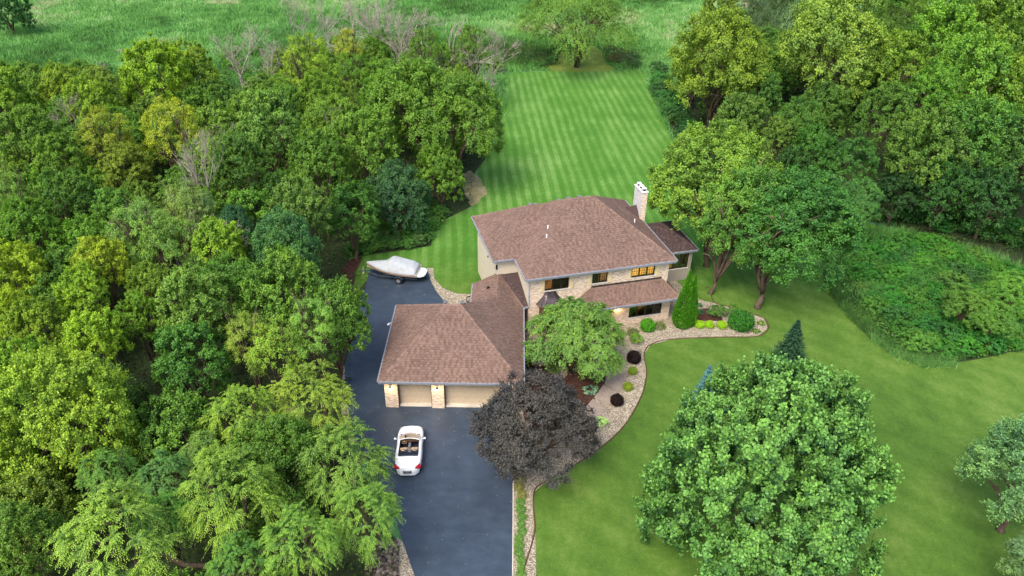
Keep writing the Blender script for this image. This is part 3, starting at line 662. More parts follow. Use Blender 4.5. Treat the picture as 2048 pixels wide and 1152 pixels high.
# ------------------------------------------------------------------ boat on trailer
M['cover'] = plain('grey_canvas', (.38, .40, .41), .8, var=.08, sc=3); M['hull'] = plain('cream_gelcoat', (.62, .52, .36), .3, .5, var=.05)
M['steel'] = plain('galvanised_steel', (.10, .13, .18), .4, .5, .6); M['maroon'] = plain('maroon_stripe', (.10, .03, .04), .4)
def boat():
    ang = math.radians(180-9)
    T = empty('boat', (-10.75, 60.3, .024), ang, label='small motorboat under a light grey canvas cover on its trailer', cat='boat')
    def hw(t): return 1.05*(1-max(0, (t-.35)/.65)**2.1)*(.93+.07*min(1, t*6))
    xs = np.linspace(-2.25, 2.65, 22); secs = []; cov = []; stripe = []
    for x in xs:
        t = (x+2.25)/4.9; w = max(.02, hw(t)); zs = 1.05+.28*t**2; k = .5+.35*max(0, t-.5)**1.0*2*.6
        secs.append([(x, w, zs), (x, w*.93, zs-.28), (x, w*.55, .62+.25*t**3), (x, 0, .45+.5*t**4), (x, -w*.55, .62+.25*t**3), (x, -w*.93, zs-.28), (x, -w, zs)])
        if t < .1: h = .28+.3*t/.1
        elif t < .5: h = .58+.35*(t-.1)/.4
        elif t < .60: h = .93-.5*((t-.5)/.1)**1.0
        else: h = .43*(1-(t-.6)/.4)+.03
        fl = .62 if t < .52 else max(.12, .62-(t-.52)*3)
        r = [(x, -w*1.015, zs-.01), (x, -w*1.02, zs+.06)]
        for q in (-.92, -fl, -fl*.5, 0, fl*.5, fl, .92):
            hh = h*(1 if abs(q) <= fl+.01 else .3)*(1-.1*abs(q)); r.append((x, q*w, zs+.06+hh))
        r += [(x, w*1.02, zs+.06), (x, w*1.015, zs-.01)]; cov.append(r)
    b = MB(); b.loft(secs, closed=True); b.build('hull', M['hull'], T, smooth=False)
    b = MB()
    for s in (-1, 1): b.tube([(p[0][0], s*(p[0][1]*.995+.01), p[0][2]-.14) for p in secs], .035, 4)
    b.build('hull_stripe', M['maroon'], T)
    b = MB(); b.loft(cov, closed=False, caps=True); cv = b.build('canvas_cover', M['cover'], T, smooth=True)
    m_ = cv.modifiers.new('s', 'SUBSURF'); m_.levels = m_.render_levels = 2
    b = MB(); pf = [(-2.2, .8), (-2.6, .78), (-2.88, .55), (-2.95, .2), (-2.95, -.2), (-2.88, -.55), (-2.6, -.78), (-2.2, -.8)]
    b.slab([(x, y, .86) for x, y in pf], (0, 0, 1), .09); b.build('swim_platform', M['white'], T, bevel=.03)
    b = MB(); b.loft([[(-2.3, -.12, .7), (-2.3, .12, .7), (-2.3, .12, .3), (-2.3, -.12, .3)], [(-2.75, -.1, .6), (-2.75, .1, .6), (-2.7, .08, .2), (-2.7, -.08, .2)]]); b.tube([(-2.75, 0, .3), (-2.95, 0, .3)], .09, 8); b.build('outdrive', M['black'], T)
    b = MB()
    for s in (-1, 1):
        b.box(-2.2, 1.5, s*.62-.04, s*.62+.04, .36, .46); b.tube([(1.5, s*.62, .41), (2.9, 0, .41)], .045, 5)
        b.box(-1.8, 1.0, s*.5-.06, s*.5+.06, .5, .58)
    for x in (-2.1, -.6, 1.4): b.box(x-.04, x+.04, -.66, .66, .36, .46)
    b.tube([(2.85, 0, .41), (3.5, 0, .41)], .045, 5); b.tube([(2.9, 0, .41), (2.75, 0, .95), (2.6, 0, 1.1)], .035, 5)
    b.box(-.65, -.55, -.98, .98, .28, .36); tr = b.build('trailer_frame', M['steel'], T)
    b = MB(); b.tube([(3.1, -.1, .75), (3.1, -.1, .05)], .035, 6); b.tube([(3.1, -.1, .08), (3.1, .0, .08)], .09, 8); b.build('tongue_jack', M['shutter'], T)
    for s in (-1, 1):
        b = MB(); b.tube([(-.6, s*.88, .32), (-.6, s*1.08, .32)], .32, 18); w = b.build('wheel', M['black'], T)
        b = MB(); b.tube([(-.6, s*1.07, .32), (-.6, s*1.095, .32)], .19, 12); b.build('rim', M['chrome'], w)
        b = MB(); arc = [(-.6+.42*math.cos(t), .32+.42*math.sin(t)) for t in np.linspace(.1, math.pi-.1, 9)]
        for (x0, z0), (x1, z1) in zip(arc, arc[1:]): b.slab([(x0, s*.86, z0), (x0, s*1.12, z0), (x1, s*1.12, z1), (x1, s*.86, z1)], (0, 0, 1), .02)
        b.build('fender', M['steel'], T)
boat()

# ------------------------------------------------------------------ foliage meshes
def leaf_mesh(name, C, D, Nn, L, Wd, sh, m, fold=.25):
    n = len(C); D = D/np.linalg.norm(D, axis=1, keepdims=True).clip(1e-6); Sd = np.cross(D, Nn); Sd /= np.linalg.norm(Sd, axis=1, keepdims=True).clip(1e-6)
    Up = np.cross(Sd, D); L = L[:, None]; Wd = Wd[:, None]
    V = np.empty((n, 4, 3)); V[:, 0] = C-D*L*.5; V[:, 1] = C+Sd*Wd*.5+Up*Wd*fold+D*L*.05; V[:, 2] = C+D*L*.5-Up*L*.1; V[:, 3] = C-Sd*Wd*.5+Up*Wd*fold+D*L*.05
    me = bpy.data.meshes.new(name); me.vertices.add(4*n); me.vertices.foreach_set('co', V.reshape(-1).astype(np.float32))
    me.loops.add(4*n); me.loops.foreach_set('vertex_index', np.arange(4*n, dtype=np.int32))
    me.polygons.add(n); me.polygons.foreach_set('loop_start', np.arange(0, 4*n, 4, dtype=np.int32)); me.polygons.foreach_set('loop_total', np.full(n, 4, dtype=np.int32))
    me.update(calc_edges=True)
    a = me.attributes.new('shade', 'FLOAT', 'FACE'); a.data.foreach_set('value', np.clip(sh, 0, 1).astype(np.float32))
    me.materials.append(m); return me
def unit(v): return v/np.linalg.norm(v, axis=-1, keepdims=True).clip(1e-9)
def crown(name, seed, lobes=11, clumps=26, twigs=7, lpt=7, tw=.11, lw=(.045, .03), up=.5, droop=.0, lr=(.3, .48), spread=.62, low=-.55, tilt=.5, m=None, spray=.02, fill=.0, zs=1., tip=.3, core=0, egg=0, sh0=0.):
    """crown of about radius 1: lobes -> clumps on the lobes -> twigs -> leaves"""
    g = np.random.default_rng(seed); lob = []
    for i in range(lobes):
        t = (i+.5)/lobes; z = 1-(1-low)*t; a = i*2.39996+g.uniform(-.5, .5); r = math.sqrt(max(0, 1-z*z)) if z > 0 else 1-.25*z*z
        rad = g.uniform(*lr); k = spread*g.uniform(.85, 1.15); lob.append((np.array([math.cos(a)*r*k, math.sin(a)*r*k, z*spread*zs*1.05]), rad))
    for i in range(core):
        a = i*2.4; lob.append((np.array([math.cos(a)*.3, math.sin(a)*.3, (.5-.75*i/core)]), .40))
    C, D, NN, Ls, Ws, Sh = [], [], [], [], [], []
    for li, (c, rad) in enumerate(lob):
        ncl = clumps*(1 if li < lobes else 2); dirs = unit(g.normal(size=(clumps*4, 3))+np.array([0, 0, .35])+unit(c+1e-6)*.45)
        cnt = 0; lsh = g.uniform(-.12, .14)
        for d in dirs:
            if cnt >= ncl: break
            rr = rad*g.uniform(.55, 1.22); p = c+d*rr; p = p*np.array([1-egg*max(0, p[2]), 1-egg*max(0, p[2]), 1])
            inside = li < lobes and sum(np.linalg.norm(p-c2) < r2*.72 for j, (c2, r2) in enumerate(lob) if j != li)
            if inside and g.random() > fill: continue
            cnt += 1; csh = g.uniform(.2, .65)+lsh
            out = unit(d*.7+unit(p)*.5)
            td = unit(out[None]+g.normal(size=(twigs, 3))*.62+np.array([0, 0, up]))
            for k in range(twigs):
                ln = tw*g.uniform(.6, 1.3); s = np.linspace(.1, 1, lpt)[:, None]
                pts = p+td[k]*ln*s+np.array([0, 0, -droop])*ln*s*s+g.normal(size=(lpt, 3))*spray
                tang = td[k]+np.array([0, 0, -2*droop])*s
                side = g.normal(size=(lpt, 3)); dd = unit(tang)*tilt*1.4+unit(side)*(1-tilt*.5)
                nn = unit(np.array([0, 0, .7])+out*.9+d*.4+g.normal(size=(lpt, 3))*.38)
                C.append(pts); D.append(dd); NN.append(nn); Ls.append(lw[0]*g.uniform(.7, 1.3, lpt)); Ws.append(lw[1]*g.uniform(.7, 1.3, lpt))
                Sh.append(sh0+csh*.55+g.uniform(0, .3, lpt)+tip*(s[:, 0]-.35))  # paler twig tips: new growth, plus lobe highlights put into the leaf colour
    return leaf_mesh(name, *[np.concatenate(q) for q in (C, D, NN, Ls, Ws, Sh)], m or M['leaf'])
def frond_crown(name, seed, stars=46, fr=9, lf=18, R=.40, lw=(.042, .02), m=None):
    """crown of long arching sprays set star-wise at the branch ends"""
    g = np.random.default_rng(seed); C, D, NN, Ls, Ws, Sh = [], [], [], [], [], []
    for i in range(stars):
        t = (i+.5)/stars; z = 1-1.45*t; a = i*2.39996+g.uniform(-.4, .4); r = math.sqrt(max(.02, 1-z*z)) if z > 0 else 1
        rr = g.uniform(.5, .85); p = np.array([math.cos(a)*r, math.sin(a)*r, max(z, -.6)])*rr; out = unit(p); csh = g.uniform(.1, .6)
        for k in range(fr*(1 if rr < .6 else 2)):
            d = unit(out*.8+g.normal(size=3)*.75+np.array([0, 0, .35])); ln = R*g.uniform(.55, 1.15); s = np.linspace(.05, 1, lf)
            pts = p+d*ln*s[:, None]+np.array([0, 0, -.55])*ln*(s**2)[:, None]+g.normal(size=(lf, 3))*.006
            tang = unit(d+np.array([0, 0, -1.1])*s[:, None]); sd_ = unit(np.cross(tang, [0, 0, 1.])+1e-6); sg = np.where(np.arange(lf) % 2, 1, -1)[:, None]
            for q in (1, -1):
                C.append(pts+sd_*q*lw[0]*.45); D.append(unit(tang*.8+sd_*q*.9+g.normal(size=(lf, 3))*.25)); NN.append(unit(np.array([0, 0, 1.])+out*.3+g.normal(size=(lf, 3))*.3))
                Ls.append(lw[0]*g.uniform(.7, 1.25, lf)*(1.15-.5*s)); Ws.append(lw[1]*g.uniform(.8, 1.2, lf)); Sh.append(csh*.55+g.uniform(0, .3, lf)+.6*(s-.3))
    return leaf_mesh(name, *[np.concatenate(q) for q in (C, D, NN, Ls, Ws, Sh)], m or M['leaf'])
def ball_mesh(name, seed, n=4500, l=(.13, .085), noise_=.06, m=None, zlow=-.8, prof=None):
    g = np.random.default_rng(seed); d = unit(g.normal(size=(n*2, 3))); d = d[d[:, 2] > zlow][:n]; n = len(d)
    lay = g.uniform(.72, 1.03, n)[:, None]; ph = g.uniform(0, 6, 3)
    bmp = 1+noise_*(np.sin(d[:, :1]*7+ph[0])+np.sin(d[:, 1:2]*8+ph[1])+np.sin(d[:, 2:]*9+ph[2]))/1.5
    C = d*lay*bmp
    return leaf_mesh(name, C, unit(g.normal(size=(n, 3))+d*.6), unit(d+g.normal(size=(n, 3))*.5), l[0]*g.uniform(.7, 1.3, n), l[1]*g.uniform(.7, 1.3, n), g.uniform(.1, .8, n), m or M['leaf'])
def conifer_mesh(name, seed, tiers=17, m=None):
    g = np.random.default_rng(seed); C, D, NN, L, W_, Sh = [], [], [], [], [], []
    for i in range(tiers):
        t = i/(tiers-1); z = .06+.92*t; r = (1-t)**.9*1.0+.03; nb = int(7+9*(1-t))
        for k in range(nb):
            a = 2*math.pi*(k+g.uniform(-.3, .3))/nb+i; ln = r*g.uniform(.8, 1.1); s = np.linspace(.12, 1, 16); out = np.array([math.cos(a), math.sin(a), 0])
            base = np.outer(s*ln, out)+np.array([0, 0, 1])*(z*3.+ln*(.08*s-.28*s*s+.12*s**4)[:, None]); sd_ = np.array([-math.sin(a), math.cos(a), 0])
            for q in (-1, 0, 1):
                C.append(base+sd_*q*.05*(1-s*.5)[:, None]+g.normal(size=(16, 3))*.012); D.append(unit(out[None]*.8+sd_*q*.8+g.normal(size=(16, 3))*.25+[0, 0, .1])); NN.append(unit(np.array([0, 0, 1.])+g.normal(size=(16, 3))*.4))
                L.append(np.full(16, .13)*(1.1-.4*s)); W_.append(np.full(16, .045)); Sh.append(g.uniform(.1, .45, 16)+.4*s)
    return leaf_mesh(name, *[np.concatenate(q) for q in (C, D, NN, L, W_, Sh)], m or M['needle'])
def limb_mesh(name, seed, n=7, top=1.5, r0=.09, m=None, crook=.08, spread=.62, fork=.35, sub=3):
    """trunk from z=0 (ground) to z=1 (crown centre) with limbs fanning into the crown; x and y are in crown radii"""
    g = random.Random(seed); b = MB(); pts = [Vector((0, 0, -.02))]
    for i in range(1, 6): pts.append(Vector((g.uniform(-crook, crook)*i/5, g.uniform(-crook, crook)*i/5, i/5*fork)))
    b.tube(pts, [r0*1.35]+[r0*(1-.08*i) for i in range(1, 6)], 8)
    for k in range(n):
        a = k*2.4+g.uniform(-.3, .3); rr = spread*g.uniform(.6, 1.1); z1 = g.uniform(.75, top); st_ = pts[g.choice([3, 4, 5])]; q = [st_]
        for i in range(1, 6):
            t = i/5; q.append(Vector((math.cos(a)*rr*t**1.1, math.sin(a)*rr*t**1.1, st_.z+(z1-st_.z)*t**.85))+Vector((g.uniform(-1, 1), g.uniform(-1, 1), g.uniform(-.3, .3)))*crook*.6)
        b.tube(q, [r0*.62*(1-.82*i/5) for i in range(6)], 6)
        for j in range(sub):
            p = q[g.choice([2, 3, 4])]; a2 = a+g.uniform(-1.4, 1.4); e = p+Vector((math.cos(a2)*.35, math.sin(a2)*.35, g.uniform(.05, .35))); mid = (p+e)/2+Vector((g.uniform(-.05, .05), g.uniform(-.05, .05), .04))
            b.tube([p, mid, e], [r0*.25, r0*.17, r0*.05], 4)
    return b.mesh(name, m or M['bark'], True)
def bare_mesh(name, seed, depth=5, spread=.5, up=.35):
    g = random.Random(seed); b = MB()
    def grow(p, d, L, r, k):
        q = [p]; dd = d.copy()
        for i in range(3): dd = (dd+Vector((g.gauss(0, .13), g.gauss(0, .13), g.gauss(0, .08)))).normalized(); q.append(q[-1]+dd*L/3)
        r = max(r, .0016); b.tube(q, [r, r*.88, r*.76, r*.66], 5 if k > 2 else 3, caps=False)
        if k == 0: return
        for i in range(3 if k > 2 else 4):
            s = g.choice(q[1:]) if i else q[-1]; nd = (dd+Vector((g.gauss(0, spread), g.gauss(0, spread), g.gauss(0, spread*.6)+up*.5))).normalized()
            grow(s, nd, L*g.uniform(.6, .8), r*.55, k-1)
    grow(Vector((0, 0, 0)), Vector((0, 0, 1)), .36, .0145, depth); return b.mesh(name, M['deadwood'], True)
R_ = {}
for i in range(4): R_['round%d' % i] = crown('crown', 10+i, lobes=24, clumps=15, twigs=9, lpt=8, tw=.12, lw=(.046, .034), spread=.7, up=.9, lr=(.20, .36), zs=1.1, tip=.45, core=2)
for i in range(3): R_['loose%d' % i] = crown('crown', 30+i, lobes=18, clumps=14, twigs=8, lpt=8, tw=.15, lw=(.042, .028), lr=(.18, .34), spread=.76, up=.35, droop=.3, spray=.03, zs=1.1)
for i in range(3): R_['frond%d' % i] = frond_crown('crown', 40+i)
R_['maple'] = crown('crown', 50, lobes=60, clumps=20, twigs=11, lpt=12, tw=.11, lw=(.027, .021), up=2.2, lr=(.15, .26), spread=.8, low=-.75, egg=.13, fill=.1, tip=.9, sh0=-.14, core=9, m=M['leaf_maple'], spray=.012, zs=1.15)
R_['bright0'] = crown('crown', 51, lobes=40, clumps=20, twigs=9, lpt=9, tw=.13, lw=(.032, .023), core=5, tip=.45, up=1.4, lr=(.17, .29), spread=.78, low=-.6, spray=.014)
for i in range(3): R_['open%d' % i] = crown('crown', 60+i, core=4, lobes=36, clumps=17, twigs=9, lpt=8, tw=.12, lw=(.038, .027), lr=(.15, .28), spread=.8, tip=.4, low=-.5, up=.25, spray=.02, zs=1.05)
R_['yard'] = crown('crown', 68, core=6, lobes=40, clumps=19, twigs=9, lpt=9, tw=.11, lw=(.033, .024), up=.7, lr=(.16, .28), spread=.8, tip=.4, low=-.55, spray=.014)
R_['willow'] = crown('crown', 70, lobes=18, clumps=30, twigs=9, lpt=9, tw=.2, lw=(.04, .012), lr=(.22, .34), spread=.76, up=.1, droop=.9, spray=.012, tilt=.8)
R_['ornamental'] = crown('crown', 71, lobes=22, clumps=30, twigs=9, lpt=9, tw=.13, lw=(.038, .018), lr=(.17, .28), spread=.78, low=-.3, egg=.3, core=4, up=.2, droop=.7, spray=.01, tilt=.8)
R_['purple'] = crown('crown', 72, tilt=.15, tip=.35, lobes=36, clumps=20, twigs=9, lpt=8, tw=.11, lw=(.032, .026), core=3, lr=(.15, .28), spread=.78, low=-.45, up=.1, droop=.1, m=M['leaf_dark'], spray=.022)
for i in range(3): R_['bush%d' % i] = crown('foliage', 80+i, lobes=8, clumps=16, twigs=7, lpt=6, tw=.2, lw=(.085, .055), lr=(.34, .5), spread=.55, low=-.1, up=.6, spray=.03)
R_['ball'] = ball_mesh('foliage', 90); R_['tuft'] = ball_mesh('foliage', 91, 500, (.5, .05), .0, zlow=.05)
R_['hosta'] = ball_mesh('foliage', 92, 160, (.42, .26), .1, zlow=.0); R_['conifer'] = conifer_mesh('crown', 93)
for i in range(3):
    R_['limbs%d' % i] = limb_mesh('trunk', 100+i, top=1.15, r0=.07); R_['bare%d' % i] = bare_mesh('trunk', 110+i)
R_['limbs_low'] = limb_mesh('trunk', 107, n=5, top=.55, r0=.06, spread=.25)
R_['limbs_open'] = limb_mesh('trunk', 105, n=10, top=1.4, r0=.055, fork=.3, spread=.75, sub=5)
R_['multi'] = limb_mesh('trunk', 106, n=12, top=1.35, r0=.05, fork=.08, spread=.7, sub=5, crook=.05)
R_['bare_wide'] = bare_mesh('trunk', 114, 5, .75, .1)

LEAFK = 1.62
YG = (.145, .175, .028); GR = (.075, .125, .025); DK = (.04, .08, .02); TL = (.035, .085, .05); GO = (.25, .20, .04); BR = (.16, .215, .035); LM = (.20, .27, .04); SV = (.10, .15, .075); GY = (.10, .13, .075); MG = (.10, .15, .03)
used = []; TR = random.Random(3)
def child(name, me, parent, loc=(0, 0, 0), scale=(1, 1, 1), rz=0, col=None, **k):
    o = bpy.data.objects.new(name, me); link(o, parent); o.location = loc; o.scale = scale; o.rotation_euler = (0, 0, rz)
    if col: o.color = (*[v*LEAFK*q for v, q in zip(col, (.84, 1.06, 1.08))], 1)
    return prop(o, **k)
def tree_at(x, y, zc, r, kind, col, label, group=None, rz=1.15, trunk=None, lean=(0, 0), cat='tree', name=None):
    T = empty(name or 'tree', (x-lean[0], y-lean[1], 0), 0, label=label, cat=cat, group=group)
    ms = kind if kind in R_ else kind+str(TR.randrange(4 if kind == 'round' else 3 if kind in ('loose', 'open', 'frond') else 1))
    a = TR.uniform(0, 6.28)
    tr_ = R_[trunk or 'limbs%d' % TR.randrange(3)]; o = child('trunk', tr_, T, (0, 0, 0), (r, r, zc), a)
    if lean != (0, 0): o.matrix_local = Matrix(((r*math.cos(a), -r*math.sin(a), lean[0], 0), (r*math.sin(a), r*math.cos(a), lean[1], 0), (0, 0, zc, 0), (0, 0, 0, 1)))
    c = tuple(v*TR.uniform(.9, 1.1) for v in col)
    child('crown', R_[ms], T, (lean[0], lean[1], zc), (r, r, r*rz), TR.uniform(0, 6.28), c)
    used.append((x, y, r)); return T
def tree(pxx, pyy, rp, zc, kind, col, label, **k):
    p = px(pxx, pyy, zc); Z = (np.array([p.x, p.y, zc-H])) @ f_; r = rp*Z/F
    return tree_at(p.x, p.y, zc, r, kind, col, label, **k)
def bare(pxx, pyy, h, me, label, w=1., group=None, rz=0):
    p = px(pxx, pyy, h*.55); T = empty('bare_tree', (p.x, p.y, 0), 0, label=label, cat='bare tree', group=group)
    child('trunk', R_[me], T, (0, 0, 0), (h*w, h*w, h), rz)

# ---- yard trees
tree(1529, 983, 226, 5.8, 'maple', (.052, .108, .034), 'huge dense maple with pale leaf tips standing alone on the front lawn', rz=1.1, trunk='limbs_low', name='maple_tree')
tree(1151, 680, 103, 3.0, 'ornamental', (.12, .15, .05), 'light green ornamental tree with several thin stems in front of the brick wall', rz=.75, trunk='multi', lean=(.3, .3), name='ornamental_tree')
tree(1073, 855, 116, 3.5, 'purple', (.034, .024, .023), 'dark purple leaved crabapple overhanging the driveway by the garage corner', rz=.8, trunk='multi', name='crabapple_tree')
tree(1424, 364, 116, 8.3, 'yard', (.12, .16, .036), 'bright lime green tree rising beside the chimney', rz=.88, trunk='limbs_open', lean=(-.5, 1.0), name='yard_tree')
tree(1588, 464, 122, 6.8, 'yard', (.05, .10, .03), 'broad dark green tree with a trunk rising from the tip of the gravel bed', rz=.95, trunk='limbs_open', lean=(2.2, 1.5), name='yard_tree')
tree(1490, 440, 82, 7.2, 'open', (.09, .145, .035), 'mid green tree with a leaning trunk between the lime tree and the broad dark tree', rz=1.2, trunk='limbs_open', lean=(2., .6), name='yard_tree')
tree(1158, 42, 108, 7.5, 'willow', (.10, .14, .035), 'spreading tree with several trunks in the bright moss green clearing past the back lawn', rz=.62, trunk='multi', name='spreading_tree')
tree(2062, 945, 112, 5.0, 'open', (.11, .16, .095), 'silvery green tree reaching in at the right edge above the front lawn', name='silver_tree', rz=.9)
tree(2080, 1130, 60, 4.0, 'open', (.12, .17, .11), 'silvery tree whose leaves just show in the bottom right corner', name='silver_tree')
def conifer(pxx, pyy, h, w, col, label, name='spruce_tree'):
    p = px(pxx, pyy, h); p.z = 0; T = empty(name, p, 0, label=label, cat='spruce tree')
    child('crown', R_['conifer'], T, (0, 0, .1), (w, w, h/3), TR.uniform(0, 6), col)
    b = MB(); b.tube([(0, 0, 0), (0, 0, h*.9)], [.13, .02], 7); b.build('trunk', M['bark'], T)
conifer(1597, 642, 3.9, 1.45, (.022, .045, .022), 'small dark green spruce on the lawn behind the huge maple')
conifer(1420, 733, 5.2, 1.4, (.07, .13, .13), 'blue spruce mostly hidden behind the left side of the huge maple')
conifer(2000, 5, 6, 2.2, (.02, .045, .03), 'dark conifer in the far top right corner')
# arborvitae: two fused leaders
def arb():
    g = np.random.default_rng(5); C = []; D = []; n = 9000
    for (cx, cy, h, r, k) in ((-.12, 0, 5.4, .86, n), (.45, .1, 4.9, .62, n//2)):
        t = g.uniform(0, 1, k)**1.25; a = g.uniform(0, 6.283, k); rr = r*np.interp(t, [0, .08, .22, .5, .8, 1], [.72, .95, 1, .68, .3, .03])*g.uniform(.8, 1.06, k)*(1+.06*np.sin(a*7+t*9))
        C.append(np.stack([cx+np.cos(a)*rr, cy+np.sin(a)*rr, .12+t*h], 1)); D.append(unit(np.stack([np.cos(a)*.45, np.sin(a)*.45, np.full(k, 1.)], 1)+g.normal(size=(k, 3))*.25))
    C = np.concatenate(C); D = np.concatenate(D); k = len(C)
    me = leaf_mesh('crown', C, D, unit(g.normal(size=(k, 3))+np.stack([C[:, 0], C[:, 1], C[:, 2]*0], 1)), g.uniform(.12, .22, k), g.uniform(.05, .09, k), g.uniform(0, .9, k), M['leaf'])
    p = px(1366, 652, 0); T = empty('arborvitae', p, 0, label='tall pointed bright green arborvitae with two tips at the house corner', cat='evergreen shrub')
    child('crown', me, T, col=(.06, .155, .014)); b = MB(); b.tube([(0, 0, 0), (-.1, 0, 4.5)], [.1, .03], 6); b.build('trunk', M['bark'], T)
arb()
# ---- beds
def shrub(pxx, pyy, rp, me, col, label, zsc=.9, name='shrub', cat='shrub', group=None, h=None):
    p = px(pxx, pyy, 0); Z = np.array([p.x, p.y, -H]) @ f_; r = rp*Z/F; hh = h if h is not None else .75*r*zsc
    T = empty(name, (p.x, p.y+.0, .02), 0, label=label, cat=cat, group=group)
    child('foliage', R_[me], T, (0, 0, hh), (r, r, r*zsc), TR.uniform(0, 6), col)
    b = MB()
    for k in range(3): b.tube([(0, 0, 0), (r*.4*math.cos(k*2.1), r*.4*math.sin(k*2.1), hh*.9)], [.03, .012], 4)
    b.build('stems', M['bark'], T)
PUR = (.016, .007, .010); LIME = (.22, .30, .02)
shrub(1294, 660, 14.5, 'ball', (.07, .19, .015), 'round clipped bright green shrub under the ground floor window', 1)
shrub(1267, 723, 14, 'ball', PUR, 'dark burgundy round shrub on the gravel beside the ornamental tree', 1)
shrub(1233, 808, 13, 'ball', PUR, 'dark burgundy round shrub nearest the concrete walk', 1)
shrub(1265, 747, 9.5, 'ball', (.16, .19, .03), 'small yellow green shrub just below the upper burgundy shrub', .9)
shrub(1255, 779, 10, 'ball', (.18, .20, .03), 'small yellow green shrub just above the lower burgundy shrub', .9)
shrub(1398, 654, 10, 'ball', LIME, 'lime shrub closest to the arborvitae in the row of three', .8)
shrub(1418, 654, 9.5, 'ball', LIME, 'lime shrub in the middle of the row of three', .8)
shrub(1443, 655, 10, 'ball', LIME, 'lime shrub of the row of three that stands next to the boxwood', .8)
shrub(1480, 655, 25, 'ball', (.035, .115, .018), 'large dark green boxwood at the foot of the leaning trunk', .85)
shrub(1436, 634, 20, 'bush0', (.06, .11, .03), 'leafy green perennial clump behind the lime shrubs', .7)
shrub(1466, 628, 12, 'bush1', (.07, .13, .03), 'small leafy clump behind the large boxwood', .9)
for a, b_, l in ((1397, 612, 'blue green hosta highest up the bed behind the arborvitae'), (1400, 625, 'blue green hosta below the highest one in the bed'), (1421, 626, 'blue green hosta on the mulch patch nearest the perennial clump')):
    shrub(a, b_, 7.5, 'hosta', (.06, .12, .09), l, .6, name='hosta', cat='plant', h=.03)
shrub(1522, 648, 8, 'hosta', (.14, .17, .04), 'yellowing hosta at the outer tip of the gravel bed', .6, name='hosta', cat='plant', h=.03)
shrub(1512, 664, 8, 'hosta', (.10, .15, .03), 'green hosta right of the large boxwood near the bed edge', .6, name='hosta', cat='plant', h=.03)
shrub(1319, 655, 13, 'tuft', (.11, .12, .05), 'fountain grass between the round shrub and the arborvitae', .9, name='ornamental_grass', cat='ornamental grass', h=.0)
shrub(1266, 668, 13, 'tuft', (.09, .09, .045), 'reddish fountain grass left of the round clipped shrub', .9, name='ornamental_grass', cat='ornamental grass', h=.0)
shrub(1272, 686, 14, 'bush2', (.12, .19, .03), 'light green bushy plant where the walk meets the gravel', .8)
shrub(1202, 850, 13, 'bush1', (.30, .36, .22), 'pale hydrangea with whitish heads beside the concrete walk', .7)
shrub(1192, 752, 17, 'hosta', (.10, .16, .12), 'large blue green hosta under the ornamental tree', .6, name='hosta', cat='plant', h=.03)
shrub(1182, 782, 15, 'hosta', (.16, .21, .19), 'silvery hosta at the front of the mulch bed', .6, name='hosta', cat='plant', h=.03)
shrub(1112, 725, 22, 'bush0', (.03, .07, .03), 'dark shrub between the garage and the ornamental tree', .8)
shrub(1058, 722, 13, 'bush2', (.025, .05, .018), 'dark green shrub tight against the garage side', 1.1)
shrub(1170, 720, 20, 'bush1', (.07, .12, .03), 'green shrub under the ornamental tree canopy', .8)
shrub(1105, 745, 15, 'bush2', (.09, .14, .03), 'low light green shrub beside the mulch bed slab', .7)
dl = 'daylily clump in the planted strip along the driveway'
for i in range(19):
    y = 905+i*14.5; k = shrub(1041+TR.uniform(-3, 3), y, 10+TR.uniform(-1, 2.5), 'tuft', (.09, .17, .03) if y > 1005 or y < 930 else (.20, .16, .06), dl, .8, name='daylily', cat='plant', group='daylilies in the strip beside the driveway', h=.0)
for i in range(9):                                   # just below the picture too
    shrub(1041+TR.uniform(-3, 3), 1182+i*16, 11, 'tuft', (.09, .17, .03), dl, .8, name='daylily', cat='plant', group='daylilies in the strip beside the driveway', h=.0)
# dark rocks at the lower left of the driveway
def rocks(name, poly, n, seed, r=(.09, .17)):
    g = random.Random(seed); b = MB(); ico = [Vector(v) for v in ((0, 0, 1), (.9, 0, .4), (.28, .85, .4), (-.72, .53, .4), (-.72, -.53, .4), (.28, -.85, .4), (.72, .53, -.4), (-.28, .85, -.4), (-.9, 0, -.4), (-.28, -.85, -.4), (.72, -.53, -.4))]
    fc = [(0, 1, 2), (0, 2, 3), (0, 3, 4), (0, 4, 5), (0, 5, 1), (1, 6, 2), (2, 6, 7), (2, 7, 3), (3, 7, 8), (3, 8, 4), (4, 8, 9), (4, 9, 5), (5, 9, 10), (5, 10, 1), (1, 10, 6)]
    for i in range(n):
        u, v = g.random(), g.random(); p = poly[0].lerp(poly[1], u).lerp(poly[3].lerp(poly[2], u), v); s = g.uniform(*r); n0 = len(b.v); a = g.uniform(0, 6); c = g.random()
        mt = Matrix.Rotation(a, 3, 'Z') @ Matrix.Rotation(g.uniform(-.4, .4), 3, 'X')
        for q in ico: w = mt @ Vector((q.x*s*g.uniform(.85, 1.2), q.y*s*g.uniform(.7, 1.1), q.z*s*.7)); b.v.append((p.x+w.x, p.y+w.y, .05+s*.35+w.z+g.uniform(0, .05)))
        for f in fc: b.f.append(tuple(n0+j for j in f)); b.c.append(c)
    m, nn, bb = mat('river_rock', .8, .3); setc(nn, bb, mix(nn, ramp(nn, attr(nn), [(0, (.045, .032, .026)), (.5, (.13, .10, .08)), (1, (.27, .22, .17))]), ramp(nn, noise(nn, 20, 4, .7, pos(nn)), [(.3, (.7, .7, .7)), (.7, (1.2, 1.2, 1.2))]), 1., 'MULTIPLY'))
    return b.build(name, m, fix=False, label='dark tumbled rocks banked beside the driveway gravel', cat='rocks', kind='stuff')
rocks('rocks', G((752, 1075), (795, 1088), (798, 1240), (700, 1240)), 620, 4)

